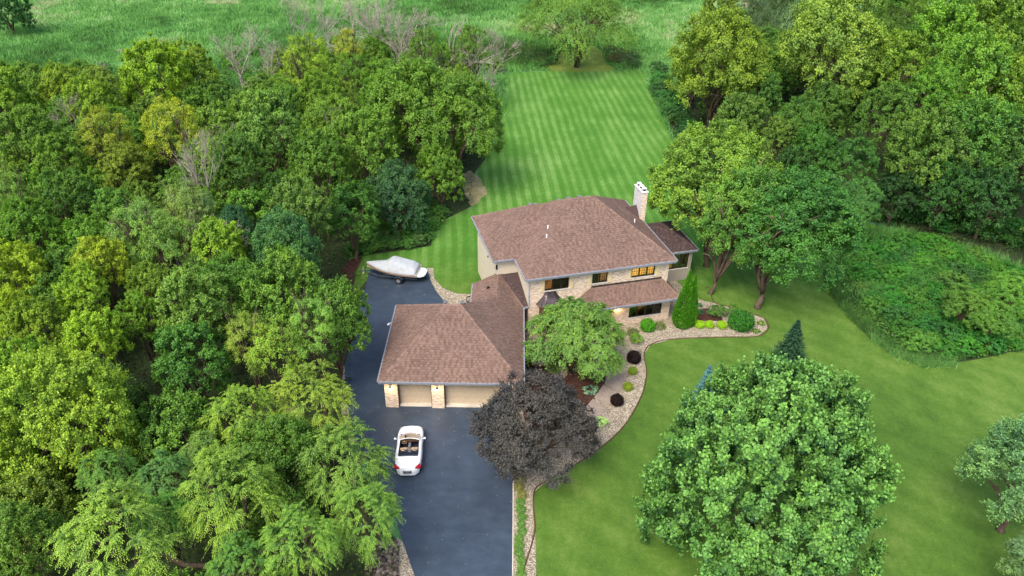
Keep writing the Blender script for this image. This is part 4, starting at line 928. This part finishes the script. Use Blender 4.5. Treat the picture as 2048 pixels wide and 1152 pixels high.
# ---- left woodland: big named crowns.  (px, py, radius px, crown height, kind, colour, label)
LW = [
 (126, 850, 128, 6.5, 'bright', (.16, .21, .032), 'very large bright yellow green tree in the lower left woodland'),
 (622, 800, 78, 5.5, 'frond', (.145, .185, .04), 'feathery yellow green tree beside the garage corner left of the driveway'),
 (483, 835, 72, 5.5, 'frond', (.135, .175, .04), 'feathery yellow green tree just left of the one beside the garage'),
 (685, 930, 88, 4.6, 'frond', (.11, .165, .045), 'feathery green tree whose sprays reach toward the white car'),
 (458, 985, 98, 6.0, 'frond', (.135, .18, .04), 'large feathery tree in the middle of the lower woodland'),
 (232, 1080, 112, 6.5, 'frond', (.13, .175, .042), 'feathery tree at the bottom left edge of the picture'),
 (600, 1085, 76, 6.0, 'frond', (.125, .175, .04), 'feathery tree at the bottom above the dark rocks'),
 (728, 1035, 74, 4.6, 'frond', (.115, .17, .04), 'feathery tree overhanging the driveway gravel at the bottom'),
 (404, 905, 42, 5.0, 'frond', (.11, .17, .05), 'small feathery tree right of the very large bright tree'),
 (215, 945, 55, 5.5, 'frond', (.10, .155, .045), 'dull green feathery tree below the very large bright tree'),
 (330, 950, 52, 4.8, 'frond', (.085, .15, .05), 'bluish feathery tree low between the two big feathery trees'),
 (330, 1040, 60, 5, 'frond', (.11, .17, .045), 'feathery tree at the bottom between two larger ones'),
 (40, 1090, 75, 5.5, 'round', (.08, .14, .03), 'dense green tree in the bottom left corner'),
 (480, 1130, 65, 4.5, 'frond', (.09, .15, .04), 'shaded feathery tree by the twisting branch at the bottom'),
 (573, 600, 82, 6.5, 'round', (.095, .15, .03), 'rounded green tree left of the parking pad'),
 (668, 648, 76, 5.8, 'round', (.08, .13, .028), 'rounded green tree overhanging the parking pad below the boat'),
 (626, 655, 48, 7.5, 'loose', (.17, .21, .06), 'pale airy treetop left of the garage roof'),
 (500, 680, 46, 6.8, 'loose', (.19, .225, .05), 'pale yellow treetop above the feathery trees'),
 (554, 705, 54, 6.4, 'loose', (.165, .21, .045), 'pale green airy tree between the garage and the woodland middle'),
 (393, 620, 76, 6.8, 'round', (.095, .15, .035), 'broad green tree in the centre of the left woodland'),
 (385, 735, 76, 5.0, 'round', (.06, .115, .03), 'dark green tree standing below the broad central tree'),
 (172, 590, 50, 6.8, 'round', (.15, .185, .025), 'yellow green tree at mid height near the left side'),
 (190, 690, 62, 6.2, 'round', (.165, .205, .025), 'yellow topped tree above the very large bright tree'),
 (30, 560, 60, 6.8, 'round', (.17, .20, .025), 'yellow green tree against the left edge halfway down'),
 (20, 640, 52, 6.8, 'round', (.17, .195, .02), 'golden green tree against the left edge just below halfway'),
 (76, 655, 52, 6.4, 'round', (.14, .175, .025), 'olive green tree beside the golden one at the left edge'),
 (57, 745, 62, 6.0, 'round', (.12, .16, .025), 'olive tree left of the yellow topped tree'),
 (287, 475, 60, 7.8, 'loose', (.15, .19, .055), 'pale green tree with bare twigs in its top'),
 (202, 535, 54, 7.4, 'round', (.175, .20, .025), 'yellow tree below the pale twiggy one'),
 (344, 505, 58, 7.0, 'loose', (.13, .17, .045), 'airy green tree with grey twigs right of the pale twiggy tree'),
 (440, 498, 52, 7.2, 'round', (.13, .175, .03), 'yellow green tree right of the airy grey twigged one'),
 (378, 430, 50, 8.0, 'loose', (.15, .18, .07), 'half dead tree with a crown of pale leaves and bare spikes'),
 (573, 505, 66, 5.8, 'open', (.048, .095, .048), 'dark teal tree above the rounded tree by the parking pad'),
 (468, 455, 34, 6.5, 'open', (.04, .09, .055), 'small teal tree with upright shoots by the bare snag'),
 (600, 425, 58, 7.2, 'round', (.085, .14, .04), 'round green tree above the dark teal tree'),
 (704, 432, 56, 4.6, 'round', (.05, .095, .025), 'shaded green tree left of the bluish tree by the lawn'),
 (797, 405, 62, 3.6, 'open', (.038, .085, .042), 'bluish dark tree behind the boat side lawn'),
 (735, 300, 68, 7.5, 'round', (.09, .14, .028), 'clumpy green tree left of the tall forked tree'),
 (640, 330, 60, 7.8, 'round', (.08, .135, .028), 'clumpy green tree in the upper middle of the left woodland'),
 (540, 265, 66, 8.5, 'round', (.10, .155, .045), 'full green tree right of the brown thicket'),
 (480, 340, 55, 7.5, 'round', (.07, .12, .03), 'dark green tree below the brown thicket'),
 (345, 265, 54, 8.5, 'loose', (.26, .22, .035), 'golden tree at the heart of the upper left woodland'),
 (215, 280, 50, 8.2, 'loose', (.22, .20, .03), 'golden tree nearest the pale dead trunk'),
 (255, 350, 50, 7.0, 'round', (.11, .135, .025), 'olive tree below the two golden trees'),
 (312, 165, 66, 8.5, 'round', (.15, .175, .02), 'big yellow green tree at the edge of the meadow'),
 (382, 150, 52, 8.0, 'round', (.12, .17, .025), 'green tree right beside the big one at the meadow edge'),
 (128, 185, 44, 7.5, 'round', (.14, .175, .03), 'small yellow green tree at the meadow edge left of the big one'),
 (190, 215, 50, 7.5, 'round', (.12, .165, .025), 'yellow green tree in front of the small one at the meadow edge'),
 (60, 290, 62, 7.5, 'round', (.08, .13, .025), 'dark green tree in the upper left near the edge'),
 (8, 200, 52, 8, 'round', (.13, .17, .025), 'yellow green tree against the left edge near the top'),
 (120, 330, 50, 7.2, 'round', (.09, .13, .025), 'green tree left of the olive tree under the golden pair'),
 (23, 395, 42, 8.0, 'loose', (.15, .19, .05), 'pale treetop against the left edge above halfway'),
 (68, 480, 66, 6.5, 'round', (.07, .115, .022), 'large dark green tree at the left below the pale treetop'),
 (145, 410, 58, 6.8, 'round', (.06, .105, .022), 'shaded green tree in the left woodland between olive and dark ones'),
 (230, 430, 46, 7.0, 'round', (.075, .125, .028), 'mid green tree left of the half dead one'),
 (612, 130, 46, 9.5, 'loose', (.16, .20, .03), 'tall yellow green tree leaning into the meadow'),
 (640, 200, 44, 7.5, 'round', (.10, .15, .022), 'green tree under the tall leaning one'),
 (695, 95, 28, 9.5, 'loose', (.25, .22, .04), 'small golden crown on a pale trunk by the meadow'),
 (705, 150, 34, 7.0, 'loose', (.12, .17, .03), 'green foliage tree below the small golden crown'),
 (850, 100, 32, 9.0, 'loose', (.10, .14, .025), 'narrow vine covered tree left of the twin at the meadow'),
 (944, 95, 32, 9.0, 'loose', (.10, .145, .025), 'narrow vine covered tree right of its twin at the meadow'),
 (770, 205, 50, 7.5, 'round', (.08, .135, .03), 'green tree behind the tall forked tree'),
 (565, 390, 40, 6, 'round', (.045, .09, .02), 'dark tree in a gap in the upper woodland'),
 (310, 580, 48, 6.2, 'round', (.10, .15, .025), 'green tree left of the broad central one'),
 (280, 640, 45, 5.8, 'round', (.09, .14, .025), 'green tree below left of the broad central one'),
]
for t in LW:
    k = {}
    if t[4] in ('loose',): k['trunk'] = 'limbs_open'
    if t[7:] : k.update(t[7])
    tree(*t[:7], **k)
for (a, b_, r, zc, l, ln) in ((832, 235, 88, 8.5, 'tall forked tree with a bare twisted trunk at the edge of the back lawn', (-1.6, 0)), (930, 250, 74, 8.0, 'tree whose forked trunk leans out over the back lawn', (1.4, 0))):
    tree(a, b_, r, zc, 'open', (.085, .14, .03), l, rz=1.15, trunk='limbs_open', lean=ln)
# ---- right woodland
RW = [
 (1436, 135, 88, 9.5, 'open', (.12, .165, .028), 'yellow green tree with thin exposed trunks at the right of the back lawn', dict(trunk='limbs_open', rz=1.1)),
 (1662, 105, 92, 10.5, 'open', (.13, .17, .045), 'tall airy tree with many visible branches in the right woodland', dict(trunk='limbs_open', rz=1.2)),
 (1640, 35, 90, 8.0, 'willow', (.11, .135, .085), 'grey green willow behind the tall airy tree'),
 (1440, 35, 40, 8.0, 'round', (.10, .13, .03), 'olive tree behind the one with thin trunks'),
 (1528, 28, 52, 8.0, 'willow', (.07, .09, .055), 'dark grey willow at the top of the right woodland'),
 (1795, 140, 58, 9.0, 'round', (.115, .16, .028), 'green tree right of the tall airy tree'),
 (1880, 95, 72, 10.5, 'round', (.11, .155, .03), 'full bright topped tree in the upper right woodland'),
 (1985, 80, 74, 10.5, 'round', (.095, .145, .03), 'full green tree against the upper right edge'),
 (1944, 170, 78, 9.5, 'round', (.085, .14, .03), 'broad clumpy tree in the middle of the right woodland'),
 (2035, 190, 66, 9.0, 'round', (.10, .155, .03), 'broad tree cut off by the right edge'),
 (1866, 200, 56, 8.5, 'round', (.085, .14, .03), 'green tree left of the broad clumpy one'),
 (1768, 235, 55, 7.5, 'round', (.07, .12, .028), 'shaded tree beneath the one right of the airy tree'),
 (1850, 310, 74, 7.0, 'round', (.065, .12, .03), 'dark broad tree low in the right woodland'),
 (1945, 290, 76, 7.5, 'round', (.065, .12, .03), 'dark broad tree right of the other low one'),
 (2030, 320, 70, 6.5, 'round', (.05, .10, .03), 'very dark tree by the right edge above the thicket'),
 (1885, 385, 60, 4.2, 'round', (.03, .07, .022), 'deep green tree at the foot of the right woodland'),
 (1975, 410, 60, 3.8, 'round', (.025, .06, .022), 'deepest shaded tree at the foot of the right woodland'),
 (1555, 280, 38, 5.0, 'round', (.075, .125, .03), 'small tree between the two trees with visible trunks'),
 (1630, 310, 46, 4.5, 'round', (.05, .10, .03), 'small dark tree under the tall airy tree'),
 (1702, 335, 48, 4.5, 'round', (.05, .10, .028), 'small dark tree above the broad yard tree'),
 (1715, 410, 40, 4.2, 'open', (.07, .125, .05), 'bluish green tree reaching out right of the broad yard tree'),
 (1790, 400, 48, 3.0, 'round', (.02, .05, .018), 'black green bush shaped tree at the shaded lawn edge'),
 (1520, 200, 45, 6.5, 'round', (.05, .09, .025), 'dark tree in the gap left of the tall airy tree'),
 (1800, 20, 44, 8.5, 'loose', (.09, .14, .025), 'green tree at the top edge right of the willow'),
 (1880, 5, 44, 8.5, 'loose', (.085, .13, .025), 'green tree at the top edge above the full trees'),
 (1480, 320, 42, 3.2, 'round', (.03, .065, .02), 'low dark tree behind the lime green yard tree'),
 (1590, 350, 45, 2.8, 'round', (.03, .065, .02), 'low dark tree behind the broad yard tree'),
]
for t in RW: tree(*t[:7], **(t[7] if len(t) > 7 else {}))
tree(15, 25, 42, 4, 'round', (.035, .08, .03), 'dark lone tree in the far top left corner')
# fillers inside the woods
def inpoly(x, y, P):
    c = False; j = len(P)-1
    for i in range(len(P)):
        if (P[i].y > y) != (P[j].y > y) and x < (P[j].x-P[i].x)*(y-P[i].y)/(P[j].y-P[i].y)+P[i].x: c = not c
        j = i
    return c
def proj(x, y, z):
    q = np.array([x, y, z-H]); Z = q @ f_; return 1024+F*(q @ r_)/Z, 576-F*(q @ u_)/Z
def filler(P, step, label, group, cols, hr, rr, sep=.62):
    xs = [p.x for p in P]; ys = [p.y for p in P]; x = min(xs)
    while x < max(xs):
        y = max(min(ys), 12)
        while y < max(ys):
            a, b_ = x+TR.uniform(-1, 1), y+TR.uniform(-1, 1); y += step
            r = TR.uniform(*rr); zc = TR.uniform(*hr); zc = 3.0 if b_ < 44 and x < 0 else zc
            if not inpoly(a, b_, P): continue
            if not (inpoly(a+r*.6, b_, P) and inpoly(a-r*.6, b_, P)): continue
            u, v = proj(a, b_, zc)
            if not (-140 < u < 2190 and -60 < v < 1300): continue
            if any((a-q[0])**2+(b_-q[1])**2 < (sep*(r+q[2]))**2 for q in used): continue
            tree_at(a, b_, zc, r, TR.choice(['round', 'round', 'open']), TR.choice(cols), label, group)
        x += step
filler(left_wood, 3.3, 'mid sized green tree crowded among taller ones in the left woodland', 'crowded trees of the left woodland', [(.085, .135, .03), (.11, .155, .035), (.075, .125, .03)], (3.6, 5.4), (2.5, 3.3))
filler(right_wood, 4.3, 'mid sized dark tree crowded among taller ones in the right woodland', 'crowded trees of the right woodland', [(.055, .10, .026), (.075, .125, .03)], (3.5, 6.0), (2.9, 3.8), .8)
# bushes along the wood edges, the thicket
BR_ = random.Random(11)
def bush(x, y, r, col, label, group, kind='bush%d', zs=.9, cat='bush'):
    T = empty('bush', (x, y, 0), 0, label=label, cat=cat, group=group)
    child('foliage', R_[kind % BR_.randrange(3) if '%' in kind else kind], T, (0, 0, r*.35), (r, r, r*zs), BR_.uniform(0, 6), tuple(c*BR_.uniform(.85, 1.15) for c in col))
def scatter(poly, n, rr, cols, label, group, sep=.75, zs=.9):
    pts = []; xs = [p.x for p in poly]; ys = [p.y for p in poly]; t = 0
    while len(pts) < n and t < n*60:
        t += 1; x, y = BR_.uniform(min(xs), max(xs)), BR_.uniform(min(ys), max(ys)); r = BR_.uniform(*rr)
        if not inpoly(x, y, poly) or any((x-a)**2+(y-b)**2 < (sep*(r+c))**2 for a, b, c in pts): continue
        pts.append((x, y, r)); bush(x, y, r, BR_.choice(cols), label, group, zs=zs)
th_in = G((1735, 490), (1700, 540), (1700, 570), (1745, 620), (1790, 665), (1830, 700), (1890, 715), (1970, 702), (2060, 690), (2150, 680), (2150, 590), (2050, 560), (1950, 515), (1850, 485))
scatter(th_in, 110, (.9, 1.5), [(.04, .11, .025), (.055, .135, .03), (.035, .095, .03), (.07, .135, .035)], 'leafy bush in the dense thicket beside the right lawn', 'bushes of the right thicket', .6, zs=.6)
for (a, b_, r) in ((1930, 610, 44), (2020, 590, 50), (1985, 640, 40)):
    tree(a, b_, r, 2.2, 'open', (.085, .15, .04), {1930: 'tall olive bush at the left of the pair rising from the thicket', 2020: 'tallest olive bush rising from the thicket at the right edge', 1985: 'olive bush in front of the two rising from the thicket'}[a], cat='bush', name='bush', rz=.8)
e1 = G((1318, 150), (1300, 150), (1325, 210), (1352, 272), (1395, 330), (1470, 395), (1500, 380), (1420, 320), (1375, 260), (1345, 205))
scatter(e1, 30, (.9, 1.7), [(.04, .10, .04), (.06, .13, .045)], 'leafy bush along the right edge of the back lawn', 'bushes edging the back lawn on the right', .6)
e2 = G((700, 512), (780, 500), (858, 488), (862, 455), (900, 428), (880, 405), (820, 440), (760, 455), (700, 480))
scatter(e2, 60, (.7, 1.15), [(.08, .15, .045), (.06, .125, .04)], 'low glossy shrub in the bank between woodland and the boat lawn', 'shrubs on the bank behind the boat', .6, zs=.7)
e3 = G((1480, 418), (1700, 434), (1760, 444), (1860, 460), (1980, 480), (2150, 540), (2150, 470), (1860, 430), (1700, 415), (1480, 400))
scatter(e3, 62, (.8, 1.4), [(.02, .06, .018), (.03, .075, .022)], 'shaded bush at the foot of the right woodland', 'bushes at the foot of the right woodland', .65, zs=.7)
e4 = G((1060, 132), (1105, 135), (1105, 112), (1060, 115)); scatter(e4, 6, (.8, 1.3), [(.06, .11, .06), (.10, .11, .06)], 'weedy bush left of the bright moss green clearing', 'bushes left of the mossy clearing', .6, zs=.6)
e5 = G((1215, 130), (1290, 138), (1300, 122), (1215, 98)); scatter(e5, 10, (.9, 1.5), [(.06, .10, .05), (.11, .10, .06)], 'weedy bush right of the bright moss green clearing', 'bushes right of the mossy clearing', .6, zs=.6)
# bare trees
e6 = G((60, 215), (600, 165), (870, 150), (1000, 150), (1000, 120), (800, 95), (560, 110), (400, 120), (60, 160))
scatter(e6, 70, (.9, 2.0), [(.08, .14, .035), (.10, .16, .05), (.06, .12, .035), (.12, .16, .05)], 'wild bush where the left woodland thins into the meadow', 'bushes between the left woodland and the meadow', 1.2, zs=.8)
bt = [(475, 120, 10, 'bare0', 'tall grey dead tree standing in the meadow edge', 1.0), (508, 190, 7, 'bare_wide', 'brown leafless thicket tree right of the tall grey dead tree', 1.2), (137, 275, 8, 'bare1', 'pale bleached dead tree in the upper left woodland', .9),
      (560, 180, 7, 'bare_wide', 'leafless brown tree beside the brown thicket', 1.0), (650, 35, 10, 'bare2', 'white barked dead tree at the top left of the row', .8), (745, 60, 11, 'bare0', 'tall dead tree in the middle of the top row', .8),
      (700, 20, 9, 'bare1', 'slim dead tree at the very top edge', .7), (770, 30, 10, 'bare2', 'dead tree at the top right of the row', .9), (840, 60, 10, 'bare_wide', 'wide dead tree among the vine covered pair', .9), (880, 150, 8, 'bare0', 'dead top with arching branches above the forked tree', 1.3),
      (965, 150, 6, 'bare_wide', 'grey twiggy dead tree at the corner of the back lawn', 1.0), (395, 385, 11, 'bare1', 'spiky bare snag above the half dead tree', .6), (400, 500, 9, 'bare_wide', 'grey dead branches among the airy trees', .9),
      (455, 300, 8, 'bare_wide', 'grey dead tree below the brown thicket', 1.0), (810, 140, 9, 'bare1', 'dead tree left of the arching dead top', .9), (300, 480, 9.5, 'bare_wide', 'bare branches through the pale twiggy tree', .8), (90, 180, 6, 'bare0', 'faint grey dead tree by the meadow at left', .9), (200, 150, 6, 'bare2', 'faint grey dead tree behind the meadow edge trees', .9),
      (670, 270, 9, 'bare2', 'bare stem between clumpy green trees', .7), (600, 70, 12, 'bare1', 'slender grey dead tree left of the tall leaning green tree', .8), (720, 90, 12, 'bare_wide', 'wide grey dead tree beside the small golden crown', .9), (800, 85, 13, 'bare0', 'tallest grey dead tree before the vine covered pair', .8), (900, 95, 13, 'bare2', 'pale dead tree between the vine covered pair', .8), (870, 190, 9, 'bare_wide', 'bleached branching top over the forked tree', 1.2), (985, 110, 8, 'bare1', 'small dead tree left of the back lawn corner', .9), (530, 150, 9, 'bare1', 'thin dead tree above the brown thicket', .9),
      (1700, 140, 10, 'bare_wide', 'bare branches in the tall airy tree of the right woodland', .8)]
for i, (a, b_, h, me, l, w) in enumerate(bt): bare(a, b_, h*1.2, me, l, w, rz=i*1.3)
# twisting limb at the bottom, limb by the garage
for pts, l, r in (([(340, 1105, 2.6), (372, 1130, 3.0), (410, 1132, 3.2), (440, 1150, 2.6), (500, 1143, 2.8), (545, 1128, 3.0)], 'thick twisting brown limb at the bottom of the woodland', .17), ([(545, 870, 3.4), (580, 862, 3.8), (600, 880, 3.0), (590, 845, 4.2), (620, 815, 4.8)], 'twisting limb showing under the feathery tree by the garage', .14)):
    P = smooth_poly([px(*q) for q in pts], 4)[:len(pts)*4-6]; b = MB(); b.tube([p-px(pts[0][0], pts[0][1]) for p in P], [r*(1-.4*i/len(P)) for i in range(len(P))], 8)
    T = b.build('fallen_limb', M['bark'], smooth=True, fix=False, label=l, cat='tree limb'); T.location = px(pts[0][0], pts[0][1])

# ------------------------------------------------------------------ meadow
def vnoise(x, y, s, seed):
    g = np.random.default_rng(seed).random((64, 64)); X, Y = x/s, y/s; i, j = np.floor(X).astype(int), np.floor(Y).astype(int); fx, fy = X-i, Y-j
    fx, fy = fx*fx*(3-2*fx), fy*fy*(3-2*fy); q = lambda a, b: g[a % 64, b % 64]
    return (q(i, j)*(1-fx)+q(i+1, j)*fx)*(1-fy)+(q(i, j+1)*(1-fx)+q(i+1, j+1)*fx)*fy
def blades(name, X, Y, h, w, sh, m, z0=0., nb=3, seed=1, **k):
    g = np.random.default_rng(seed); n = len(X); V = np.empty((n, nb, 3, 3))
    for q in range(nb):
        a = g.uniform(0, 6.283, n); ox, oy = g.normal(size=n)*h*.3, g.normal(size=n)*h*.3; lx, ly = g.normal(size=n)*h*.45, g.normal(size=n)*h*.45; hh = h*g.uniform(.6, 1.1, n)
        V[:, q, 0] = np.stack([X+ox-np.cos(a)*w, Y+oy-np.sin(a)*w, z0+0*X], 1); V[:, q, 1] = np.stack([X+ox+np.cos(a)*w, Y+oy+np.sin(a)*w, z0+0*X], 1); V[:, q, 2] = np.stack([X+ox+lx, Y+oy+ly, z0+hh], 1)
    t = n*nb; me = bpy.data.meshes.new(name); me.vertices.add(3*t); me.vertices.foreach_set('co', V.reshape(-1).astype(np.float32)); me.loops.add(3*t); me.loops.foreach_set('vertex_index', np.arange(3*t, dtype=np.int32))
    me.polygons.add(t); me.polygons.foreach_set('loop_start', np.arange(0, 3*t, 3, dtype=np.int32)); me.polygons.foreach_set('loop_total', np.full(t, 3, dtype=np.int32)); me.update(calc_edges=True)
    a = me.attributes.new('shade', 'FLOAT', 'FACE'); a.data.foreach_set('value', np.clip(np.repeat(sh, nb)+g.uniform(-.12, .12, t), 0, 1).astype(np.float32)); me.materials.append(m)
    o = bpy.data.objects.new(name, me); link(o); prop(o, kind='stuff', **k); return o
def grassm(name, stops):
    m, n, b = mat(name, .8, .15); c = ramp(n, attr(n), stops); setc(n, b, c)
    t = N(n, 'ShaderNodeBsdfTranslucent'); n.links.new(c, t.inputs[0]); x = N(n, 'ShaderNodeMixShader'); x.inputs[0].default_value = .3
    n.links.new(b.outputs[0], x.inputs[1]); n.links.new(t.outputs[0], x.inputs[2]); n.links.new(x.outputs[0], n.nodes['Material Output'].inputs[0]); return m
M['tall'] = grassm('meadow_grass', [(0, (.07, .12, .03)), (.3, (.085, .21, .045)), (.5, (.14, .34, .075)), (.72, (.23, .46, .12)), (.86, (.32, .5, .18)), (1, (.5, .44, .27))])
g = np.random.default_rng(77); n = 330000
X = g.uniform(-125, 130, n); Y = 85+g.random(n)**1.15*115
keep = np.abs(X) < Y*.72+8; X, Y = X[keep], Y[keep]
def mask(poly, X, Y):
    c = np.zeros(len(X), bool); j = len(poly)-1
    for i in range(len(poly)):
        a, b_ = poly[i], poly[j]
        if a.y != b_.y: c ^= ((a.y > Y) != (b_.y > Y)) & (X < (b_.x-a.x)*(Y-a.y)/(b_.y-a.y)+a.x)
        j = i
    return c
clear = smooth_poly(G((1100, 141), (1112, 112), (1140, 97), (1180, 93), (1205, 103), (1212, 125), (1222, 141)))
k = ~(mask(lawn_pts, X, Y) | mask(clear, X, Y) | mask(left_wood, X, Y) | mask(right_wood, X, Y)); X, Y = X[k], Y[k]
ds = vnoise(X+300, Y, 22, 1)*.5+vnoise(X+300, Y+500, 7, 2)*.3+vnoise(X+100, Y, 2.2, 3)*.2
reed = np.clip((vnoise(X*.8+Y*.5+300, Y*1.1-X*.3+400, 26, 4)-.62)*6, 0, 1)*(X < 10)
sh = -.02+ds*1.15+.12*(vnoise(X+77, Y+9, 1.7, 8) > .66)-.1*(vnoise(X+177, Y+9, 2.3, 18) > .72)-.38*reed+g.normal(size=len(X))*.04
sh = np.where(vnoise(X+900, Y+900, 12, 9) > .93, .95, sh)
h = .28+vnoise(X+50, Y+50, 5, 6)*.55+.5*reed+.5*(vnoise(X+77, Y+9, 1.7, 8) > .66)
blades('meadow_grass', X, Y, h, .05+.05*(Y-85)/100, sh, M['tall'], nb=3, label='tall wild grass of the meadow behind the lawn', cat='grass')
# straw coloured and weedy fringe of the thicket
fr = G((1655, 575), (1698, 628), (1745, 676), (1793, 712), (1850, 731), (1905, 729)); XX, YY, SS = [], [], []
for i in range(len(fr)-1):
    for j in range(1500):
        t = g.random(); p = fr[i].lerp(fr[i+1], t); off = abs(g.normal())*.55-.1; d = (fr[i+1]-fr[i]).normalized(); q = Vector((-d.y, d.x, 0)); q = -q if q.dot(Vector((1, 1, 0))) < 0 else q
        XX.append(p.x+q.x*off); YY.append(p.y+q.y*off); SS.append((.62 if off < .15 and i > 1 else .22)+g.normal()*.1)
XX, YY, SS = map(np.array, (XX, YY, SS)); blades('weed_fringe', XX, YY, np.full(len(XX), .5)+g.uniform(-.2, .3, len(XX)), .022, SS, M['tall'], nb=3, label='straw and grey green weeds along the thicket edge', cat='weeds')
# leafy ground cover through the thicket and at the woodland edges
def cover(name, poly, n, h, cols, label, seed):
    g = np.random.default_rng(seed); xs = [p.x for p in poly]; ys = [p.y for p in poly]; X = g.uniform(min(xs), max(xs), n); Y = g.uniform(min(ys), max(ys), n); k = mask(poly, X, Y); X, Y = X[k], Y[k]; m = len(X)
    Z = h*(.35+.8*vnoise(X+60, Y+60, 1.6, seed))*g.uniform(.3, 1, m); C = np.stack([X, Y, Z], 1)
    me = leaf_mesh(name, C, unit(g.normal(size=(m, 3))*[1, 1, .4]), unit(g.normal(size=(m, 3))*.45+[0, 0, 1]), g.uniform(.14, .3, m), g.uniform(.1, .2, m), np.clip(vnoise(X+90, Y, 3, seed+1)*.6+g.uniform(0, .35, m), 0, 1), M['leaf'])
    o = bpy.data.objects.new(name, me); link(o); o.color = (*cols, 1); prop(o, label=label, cat='ground cover', kind='stuff')
g2 = np.random.default_rng(12); XX, YY = g2.uniform(20, 62, 42000), g2.uniform(44, 76, 42000); kk = mask(smooth_poly(thicket), XX, YY) & (YY > 56-.25*(XX-30)) & (vnoise(XX+40, YY+40, 2.4, 21) > .42); XX, YY = XX[kk], YY[kk]
blades('tall_weeds', XX, YY, .6+.7*vnoise(XX+40, YY+40, 1.3, 22), .04, .2+.5*vnoise(XX, YY, 4, 23), M['tall'], nb=3, seed=5, label='tall tangled weeds growing through the right thicket', cat='weeds')
cover('ground_cover', smooth_poly(thicket), 60000, .6, (.05, .13, .03), 'leafy green growth carpeting the right thicket', 5)
cover('ground_cover', e2, 12000, .4, (.045, .09, .03), 'dark glossy ground cover on the bank behind the boat', 6)
cover('ground_cover', left_wood, 90000, .7, (.04, .08, .02), 'low undergrowth on the floor of the left woodland', 7)
cover('ground_cover', right_wood, 60000, .7, (.03, .065, .02), 'low undergrowth on the floor of the right woodland', 8)
def litter(poly, n, z, label, seed):
    g = np.random.default_rng(seed); xs = [p.x for p in poly]; ys = [p.y for p in poly]; X = g.uniform(min(xs), max(xs), n); Y = g.uniform(min(ys), max(ys), n); k = mask(poly, X, Y); X, Y = X[k], Y[k]; m = len(X)
    me = leaf_mesh('fallen_leaves', np.stack([X, Y, np.full(m, z)], 1), unit(g.normal(size=(m, 3))*[1, 1, .05]), unit(g.normal(size=(m, 3))*.15+[0, 0, 1]), g.uniform(.05, .1, m), g.uniform(.04, .07, m), g.uniform(0, 1, m), M['leaf'], .1)
    o = bpy.data.objects.new('fallen_leaves', me); link(o); o.color = (.25, .22, .08, 1); prop(o, label=label, cat='fallen leaves', kind='stuff')
litter(drive, 380, .045, 'scattered fallen leaves on the driveway', 31)
litter([p.lerp(px(760, 980), .0) for p in G((700, 860), (745, 905), (800, 1000), (840, 1152), (800, 1152), (730, 980))], 500, .05, 'leaf litter drifted along the left side of the driveway', 32)
# small pale things in the meadow
b = MB(); b.slab([(-.7, -.4, .35), (.5, -.5, .4), (.7, .5, .45), (-.5, .4, .4)], (0, 0, 1), .4); o = b.build('rock', M['walk'], label='pale grey boulder lying in the meadow grass', cat='rock', bevel=.15); o.location = px(240, 104)
# coiled hose by the gravel path, feeder in the yard tree
b = MB(); 
for k_ in range(3): b.tube([(.30*math.cos(t), .05*k_, .34+.32*math.sin(t)) for t in np.linspace(0, 2*math.pi, 15)], .022, 5, caps=False)
o = b.build('garden_hose', M['black'], label='black coiled hose standing against the link wall by the gravel path', cat='hose'); o.location = px(939, 606)
